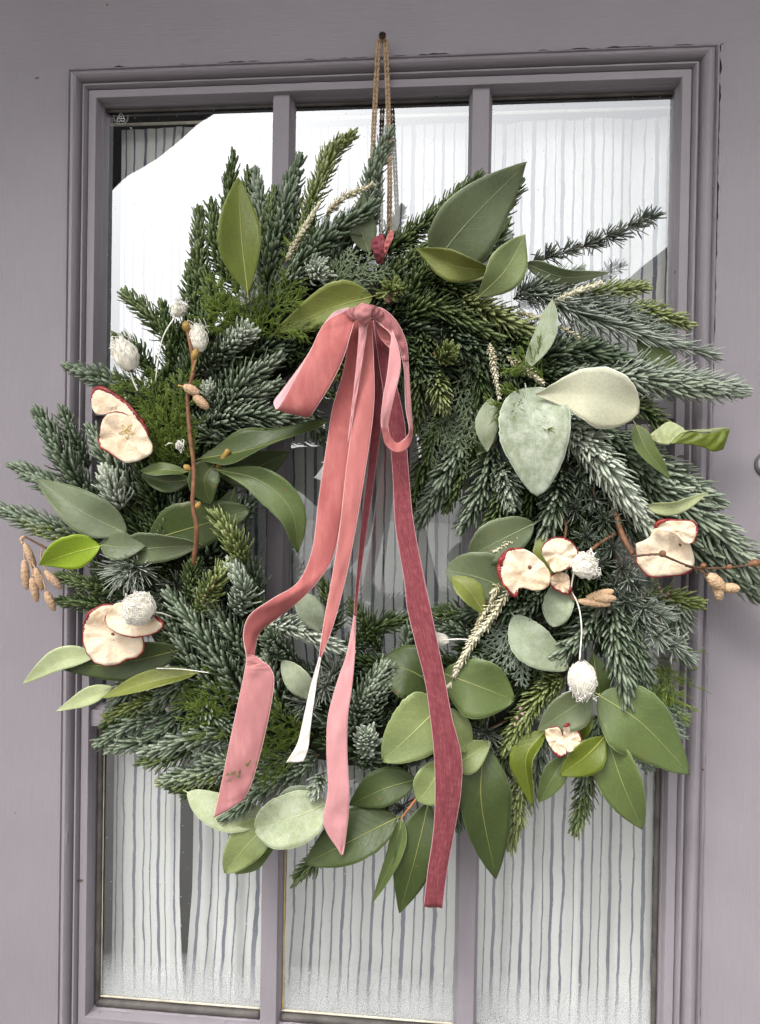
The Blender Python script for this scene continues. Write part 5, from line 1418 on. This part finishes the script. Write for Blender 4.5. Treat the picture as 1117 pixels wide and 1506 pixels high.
# ------------------------------------------------------------------ dried apple slices
def apple(outline, dep, label, bulge=.10, curl=(0, 0, 0), core=None, peel=(0.0, 1.0), thick=3.6, peel_w=3.5, holes=(), wav=.05, tilt=0.0):
    """outline px polygon; dep cm; curl = (ax, ay, amount_cm): depth rises along image direction"""
    O = catmull(list(outline) + [outline[0]], 73)[:-1]
    c = O.mean(0)
    O = c + (O - c) * (1 + np.convolve(RNG.normal(0, .022, len(O) + 2), [.3, .4, .3], 'valid'))[:, None]
    n_, rg = len(O), 9
    root = empty('apple_slice', at(c[0], c[1], dep * .01), label, 'apple slice', 'dried apple slices on the wreath')
    rmax = np.max(np.linalg.norm(O - c, axis=1))
    ph = RNG.uniform(0, 6, 3)
    def depth(p):
        d = (p - c) / rmax
        r_ = np.linalg.norm(d)
        a = math.atan2(d[1], d[0])
        v = dep + bulge * r_ ** 2 * 3 + wav * 3 * r_ ** 2 * math.sin(3 * a + ph[0]) + wav * 2 * r_ ** 3 * math.sin(7 * a + ph[1])
        v += .15 * math.sin(9 * a + ph[2] + 3 * r_) * r_ ** 2 + .07 * math.sin(5 * r_ + 2 * a + ph[0]) + .05 * math.sin(17 * a + ph[1]) * r_ ** 4
        s = d[0] * curl[0] + d[1] * curl[1]
        v += curl[2] * max(0.0, s) ** 2
        v += tilt * d[1]
        return v
    V = [at(c[0], c[1], depth(c) * .01)]
    for k in range(1, rg + 1):
        f = k / rg
        for p in O:
            q = c + (p - c) * f
            V.append(at(q[0], q[1], depth(q) * .01))
    V = np.array(V)
    th = mm(thick)
    back = V + np.array([0, 1.0, 0]) * th
    m_ = len(V)
    Q, T = [], []
    for j in range(n_):
        j2 = (j + 1) % n_
        T.append((0, 1 + j, 1 + j2))
        for k in range(rg - 1):
            Q.append((1 + k * n_ + j, 1 + (k + 1) * n_ + j, 1 + (k + 1) * n_ + j2, 1 + k * n_ + j2))
    Q = np.array(Q); T = np.array(T)
    e = 1 + (rg - 1) * n_ + np.arange(n_); e2 = 1 + (rg - 1) * n_ + (np.arange(n_) + 1) % n_
    side = np.stack([e, e + m_, e2 + m_, e2], -1)
    link('flesh', mesh_np('flesh', np.vstack([V, back]), np.vstack([Q, Q[:, ::-1] + m_, side]), M_FLESH, np.vstack([T, T[:, ::-1] + m_])), root)
    # peel: a wrinkled red rim along part of the outline
    i0, i1 = int(peel[0] * n_), int(peel[1] * n_)
    idx = np.arange(i0, i1 + 1) % n_
    edge = V[1 + (rg - 1) * n_ + idx]
    ctr3 = at(c[0], c[1], dep * .01)
    outw = nrm(edge - ctr3)
    E_ = catmull(edge + np.array([0, .5, 0]) * th + outw * mm(.6), len(idx) * 3)
    wr = 1 + .14 * np.sin(np.arange(len(E_)) * 1.9 + ph[2]) * RNG.uniform(.2, 1, len(E_))
    tp = .75 + .45 * np.sin(np.linspace(0, 9, len(E_)) + ph[0]) * np.sin(np.linspace(0, 4, len(E_)) + ph[1])
    if i1 - i0 < n_:
        tp = tp * np.clip(np.minimum(np.arange(len(E_)), np.arange(len(E_))[::-1]) / 8.0, .25, 1)
    Vt, Qt, Tt = tube(E_, mm(peel_w * .55) * wr * tp, 8, wob=.12)
    # stretch the tube across the slice thickness
    MB().add(Vt, Qt, Tt).build('peel', M_PEEL, root)
    if core:
        cx, cy, r_ = core
        for q in range(5):
            a = q * 2 * math.pi / 5 + .3
            tip = (cx + r_ * math.cos(a), cy + r_ * math.sin(a))
            pts = [np.array((cx, cy)) + np.array((math.cos(a), math.sin(a))) * r_ * f + np.array((-math.sin(a), math.cos(a))) * r_ * w_ for f, w_ in ((.1, 0), (.45, .17), (1, 0), (.45, -.17))]
            P = catmull([at(p[0], p[1], (depth(np.array(p)) + .04) * .01) for p in pts + [pts[0]]], 14)
            Vt, Qt, Tt = tube(P, mm(.42), 5, wob=.3)
            MB().add(Vt, Qt, Tt).build('core_rib', M_CORE, root)
    for hx_, hy_, hr_ in holes:
        Vb, Qb = ball(at(hx_, hy_, depth(np.array((hx_, hy_))) * .01), mm(hr_), 6, 8, (1, .25, 1.2))
        MB().add(Vb, Qb).build('seed_cavity', M_SEEDHOLE, root)
    return root
apple([(134, 590), (138, 575), (150, 572), (168, 582), (188, 598), (205, 618), (215, 640), (205, 632), (190, 612), (170, 606), (150, 610), (140, 608), (135, 600)], 10.2,
      'thin curled apple slice with broad red peel, topmost on the wreath', bulge=.05, peel=(.97, 1.62), peel_w=5.6)
apple([(146, 640), (152, 615), (165, 607), (185, 610), (205, 622), (217, 642), (222, 664), (205, 676), (185, 680), (165, 668), (148, 655)], 10.6,
      'round apple slice with yellow star core beside the feathery fern', bulge=.08, core=(186, 634, 12), peel=(.76, 1.3), wav=.06)
apple([(122, 930), (130, 905), (150, 892), (170, 893), (190, 905), (205, 930), (209, 953), (200, 966), (185, 970), (165, 978), (140, 974), (125, 955)], 10.0,
      'large round apple slice lowest on the hinge side, underneath another slice', bulge=.08, peel=(.0, 1.0), holes=((166, 936, 4.5),))
apple([(154, 912), (162, 893), (178, 886), (200, 892), (222, 905), (238, 918), (228, 930), (208, 935), (185, 935), (163, 926)], 11.2,
      'apple slice under a white fibrous seed head, red peel facing down', bulge=.06, peel=(.4, 1.06), wav=.08, tilt=.4)
apple([(736, 825), (746, 812), (764, 807), (785, 815), (803, 832), (810, 850), (804, 864), (784, 868), (763, 865), (758, 875), (745, 864), (735, 845)], 11.0,
      'pale apple slice with one seed hole and orange red peel', bulge=.07, peel=(.66, 1.2), peel_w=5.2, holes=((779, 834, 2.6),))
apple([(797, 806), (808, 795), (825, 792), (842, 800), (849, 815), (845, 828), (830, 838), (815, 842), (806, 830), (798, 818)], 11.2,
      'small apple slice next to a white pompom seed head', bulge=.06, peel=(.95, 1.62), wav=.08, peel_w=3.2)
apple([(808, 850), (822, 842), (835, 845), (838, 860), (836, 872), (822, 868), (811, 860)], 10.6,
      'narrow apple wedge with dark red peel below the pompom seed head', bulge=.05, peel=(.45, 1.1))
apple([(936, 800), (955, 790), (962, 778), (985, 775), (1008, 790), (1018, 812), (1020, 828), (1010, 842), (985, 846), (955, 846), (938, 828)], 9.6,
      'broad apple slice crossed by a catkin twig near the right moulding', bulge=.05, peel=(.58, .98), wav=.05, holes=((1000, 801, 1.8),))
apple([(962, 778), (972, 768), (995, 766), (1018, 768), (1024, 780), (1020, 796), (1008, 799), (996, 788), (980, 780)], 10.8,
      'folded over flap of apple with dark red peel against the fir tips', bulge=.06, peel=(.0, .62), peel_w=4.8, wav=.08)
apple([(802, 1074), (820, 1070), (828, 1084), (833, 1104), (824, 1112), (812, 1102), (803, 1086)], 9.4,
      'rolled apple slice half tucked under the low leaves', bulge=.05, peel=(.05, .7), peel_w=3.5, wav=.08)
apple([(829, 1070), (840, 1066), (850, 1078), (854, 1092), (846, 1102), (834, 1106), (829, 1090)], 9.6,
      'upright apple piece with bright red edge among the lowest leaves', bulge=.05, peel=(.0, .62), peel_w=5, wav=.08)

# ------------------------------------------------------------------ bleached fibrous seed heads
def seed_head(cx, cy, w, h, dep, ang, stem, label, nf=70, loose=.12, fuzz=1.0):
    root = empty('seed_head', at(cx, cy, dep * .01), label, 'seed head', 'bleached seed heads')
    c = at(cx, cy, dep * .01)
    ax = at(cx + math.cos(ang), cy + math.sin(ang), dep * .01) - c; ax = nrm(ax)      # towards the open end
    bx = nrm(np.cross(ax, np.array([0, -1.0, 0]))); cz = np.cross(ax, bx)
    hl, hw = mm(h, dep * .01) * .46, mm(w, dep * .01) * .45
    n1, n2 = 16, 18
    V = []
    for i in range(n1 + 1):
        t = i / n1; r_ = math.sin(math.pi * min(1, (t * .93 + .03)) ** .85) ** .8
        for j in range(n2):
            a = 2 * math.pi * j / n2
            rr = hw * r_ * (1 + RNG.normal(0, .07))
            V.append(c + ax * (t - .5) * 2 * hl * .95 + (bx * math.cos(a) + cz * math.sin(a)) * rr * .94)
    i = np.arange(n1)[:, None] * n2; j = np.arange(n2)[None]
    Q = np.stack([i + j, i + (j + 1) % n2, i + n2 + (j + 1) % n2, i + n2 + j], -1).reshape(-1, 4)
    MB().add(V, Q).build('pod', M_BLEACHIN, root)
    F = MB()
    for q in range(nf):
        a0 = RNG.uniform(0, 6.28); tw = RNG.normal(0, 1.2)
        t0 = RNG.uniform(0, .45); t1 = RNG.uniform(.7, 1.08)
        pts = []
        for t in np.linspace(t0, t1, 8):
            r_ = math.sin(math.pi * min(1, (min(t, 1) * .93 + .03)) ** .85) ** .8
            a = a0 + tw * t
            rr = hw * (max(r_, .12) * 1.02 + loose * RNG.uniform(0, 1) * (t > .5) * fuzz)
            pts.append(c + ax * (t - .5) * 2 * hl + (bx * math.cos(a) + cz * math.sin(a)) * rr + RNG.normal(0, mm(.5), 3))
        Vt, Qt, Tt = tube(catmull(pts, 14), mm(.42), 3, cap=False)
        F.add(Vt, Qt)
    for q in range(int(26 * fuzz)):
        a0 = RNG.uniform(0, 6.28); p0 = c + ax * hl * RNG.uniform(.3, .9) + (bx * math.cos(a0) + cz * math.sin(a0)) * hw * .7
        d = nrm(p0 - c)
        C = catmull([p0, p0 + d * mm(4) + RNG.normal(0, mm(2.5), 3), p0 + d * mm(3) + RNG.normal(0, mm(5), 3), p0 + RNG.normal(0, mm(3), 3)], 14)
        Vt, Qt, Tt = tube(C, mm(.38), 3, cap=False)
        F.add(Vt, Qt)
    o = F.build('fibre', M_BLEACH, root); o['kind'] = 'stuff'
    if stem: stick(stem, 1.1, .9, M_BLEACH, root, 'stem')
    return root
U_ = -math.pi / 2
seed_head(184, 522, 40, 58, 9.4, -1.95, [(192, 548, 9.2), (196, 562, 9.2), (202, 575, 9)], 'cream oval seed head above the topmost apple slice', 80)
seed_head(291, 498, 30, 46, 10, -1.7, [(289, 520, 9.8), (285, 540, 9.6), (281, 562, 9.2)], 'white seed head beside the bud tipped hazel twig', 60)
seed_head(262, 456, 22, 24, 9, -1.2, [(258, 464, 9), (238, 500, 9), (228, 560, 8.4)], 'small wispy seed head on a long arched white stem', 40, loose=.5)
seed_head(262, 655, 14, 10, 9.6, .3, [(255, 652, 9.6), (248, 652, 9.6), (243, 656, 9.4)], 'tiny white seed head low in the fern', 20, loose=.4, fuzz=.4)
seed_head(205, 896, 52, 52, 12.4, -2.6, [(226, 900, 11.8), (238, 902, 11.4), (252, 907, 10.6)], 'fluffy white seed head lying on the lower apple slices', 120, loose=.3)
seed_head(858, 832, 38, 38, 12.0, -.3, [(845, 838, 11.4), (842, 850, 11), (840, 864, 10.6)], 'round white pompom seed head between apple slice and cedar', 110, loose=.16, fuzz=1.6)
seed_head(856, 1000, 42, 62, 10.8, 1.5, [(852, 972, 10.8), (855, 925, 10.6), (850, 890, 10.6), (838, 866, 10.2)], 'drop shaped white seed head hanging on a curved white stem', 110)
seed_head(645, 940, 18, 34, 9.2, 3.3, [(654, 941, 9.2), (672, 940, 9.2), (692, 941, 9)], 'seed head half hidden behind the dark rose ribbon', 40)

# ------------------------------------------------------------------ hazel twigs with catkins and buds
def catkin(x0, y0, x1, y1, d0, d1, r_, parent):
    P = catmull([at(x0, y0, d0 * .01), at((x0 + x1) / 2, (y0 + y1) / 2, (d0 + d1) * .005 + .001), at(x1, y1, d1 * .01)], 40)
    t = np.linspace(0, 1, 40)
    R = np.clip(np.sin(np.pi * np.clip(t * .94 + .04, 0, 1)) ** .42, .1, 1) * mm(r_) * (1 + .09 * (np.arange(40) % 2))
    V, Q, T = tube(P, R, 12, wob=.05)
    return MB().add(V, Q, T).build('catkin', M_CATKIN, parent)
def budp(x0, y0, x1, y1, d, r_, parent, m=None):
    P = catmull([at(x0, y0, d * .01), at(x1, y1, d * .01)], 12)
    t = np.linspace(0, 1, 12)
    V, Q, T = tube(P, np.clip(np.sin(np.pi * (t * .9 + .06)) ** .7, .12, 1) * mm(r_), 9, wob=.03)
    return MB().add(V, Q, T).build('bud', m or M_YBUD, parent)
t1 = empty('catkin_twig', at(75, 812, .07), 'brown twig with six drooping catkins against the plain door edge', 'twig')
stick([(85, 815, 7), (60, 802, 7.2), (36, 789, 7)], 2.2, 1.5, M_TWIG, t1)
stick([(36, 789, 7), (31, 793, 7), (33, 800, 7)], 3.0, 2.0, M_CATKIN, t1, 'stalk')
for a in ((36, 800, 51, 835), (35, 824, 39, 867), (52, 836, 62, 868), (46, 850, 54, 885), (66, 840, 90, 866), (67, 870, 80, 898)):
    catkin(*a, 7, 6.6, 5.4, t1)
for p in ([(36, 798, 7), (38, 812, 7), (46, 835, 7), (48, 850, 7)], [(40, 815, 7), (52, 836, 7), (62, 850, 7), (67, 870, 7)], [(62, 806, 7.1), (60, 820, 7), (67, 840, 7)], [(36, 800, 7), (35, 815, 7), (36, 826, 7)]):
    stick(p, 1.2, 1.0, M_CATKIN, t1, 'stalk', 14)
t2 = empty('catkin_twig', at(930, 818, .1), 'slender hazel twig with catkins reaching across the moulding past an apple slice', 'twig')
stick([(930, 818, 10.4), (970, 816, 11.2), (1012, 832, 10.4), (1050, 836, 9.2), (1119, 830, 8)], 1.8, 1.5, M_TWIG, t2, nseg=40, wob=.16)
stick([(1008, 832, 10.4), (1028, 838, 9.8), (1042, 848, 9.4)], 1.6, 1.4, M_TWIGRED, t2)
catkin(1041, 845, 1064, 868, 9.4, 9.2, 8, t2); catkin(1054, 855, 1058, 883, 9.2, 9, 6.2, t2); catkin(1062, 864, 1087, 866, 9.2, 9, 6.2, t2)
budp(970, 818, 978, 811, 11.2, 4.5, t2, M_TWIGRED); budp(1030, 834, 1038, 829, 9.8, 3.5, t2, M_TWIGRED); budp(1068, 836, 1076, 832, 9, 3.5, t2, M_TWIGRED); budp(1100, 830, 1119, 826, 8.2, 5, t2, M_TWIGRED)
t3 = empty('catkin_twig', at(840, 870, .1), 'short twig with three closed catkins below the pompom seed head', 'twig')
stick([(848, 835, 9.6), (838, 862, 10.2), (842, 880, 10.4), (858, 884, 10.4)], 2.2, 1.4, M_TWIGRED, t3)
catkin(862, 880, 902, 869, 10.4, 10.2, 5.4, t3); catkin(850, 884, 897, 889, 10.6, 10.4, 5, t3); catkin(872, 880, 905, 880, 10.8, 10.4, 5.2, t3)
t4 = empty('bud_twig', at(284, 830, .09), 'upright reddish hazel twig with yellow buds rising over broad leaves', 'twig')
stick([(284, 830, 9.4), (289, 780, 10.4), (283, 740, 10.6), (285, 690, 10.6), (278, 630, 10.6), (276, 580, 10.6), (284, 545, 10.6), (280, 510, 10.6), (274, 482, 10.4)], 3.7, 2.6, M_TWIGRED, t4, nseg=60, wob=.06, k=9)
stick([(283, 546, 10.7), (289, 524, 10.5)], 2.0, 2.4, M_YBUD, t4, 'stalk')
budp(275, 488, 273, 472, 10.5, 6.0, t4); budp(284, 530, 289, 512, 10.6, 5, t4); budp(280, 692, 270, 684, 10.7, 4.5, t4); budp(288, 748, 294, 738, 10.6, 4, t4)
catkin(270, 568, 293, 579, 11, 11, 6, t4); catkin(285, 582, 306, 601, 11, 10.8, 6, t4)
stick([(262, 567, 10.8), (270, 569, 11), (276, 571, 10.8)], 1.8, 1.8, M_YBUD, t4, 'stalk')
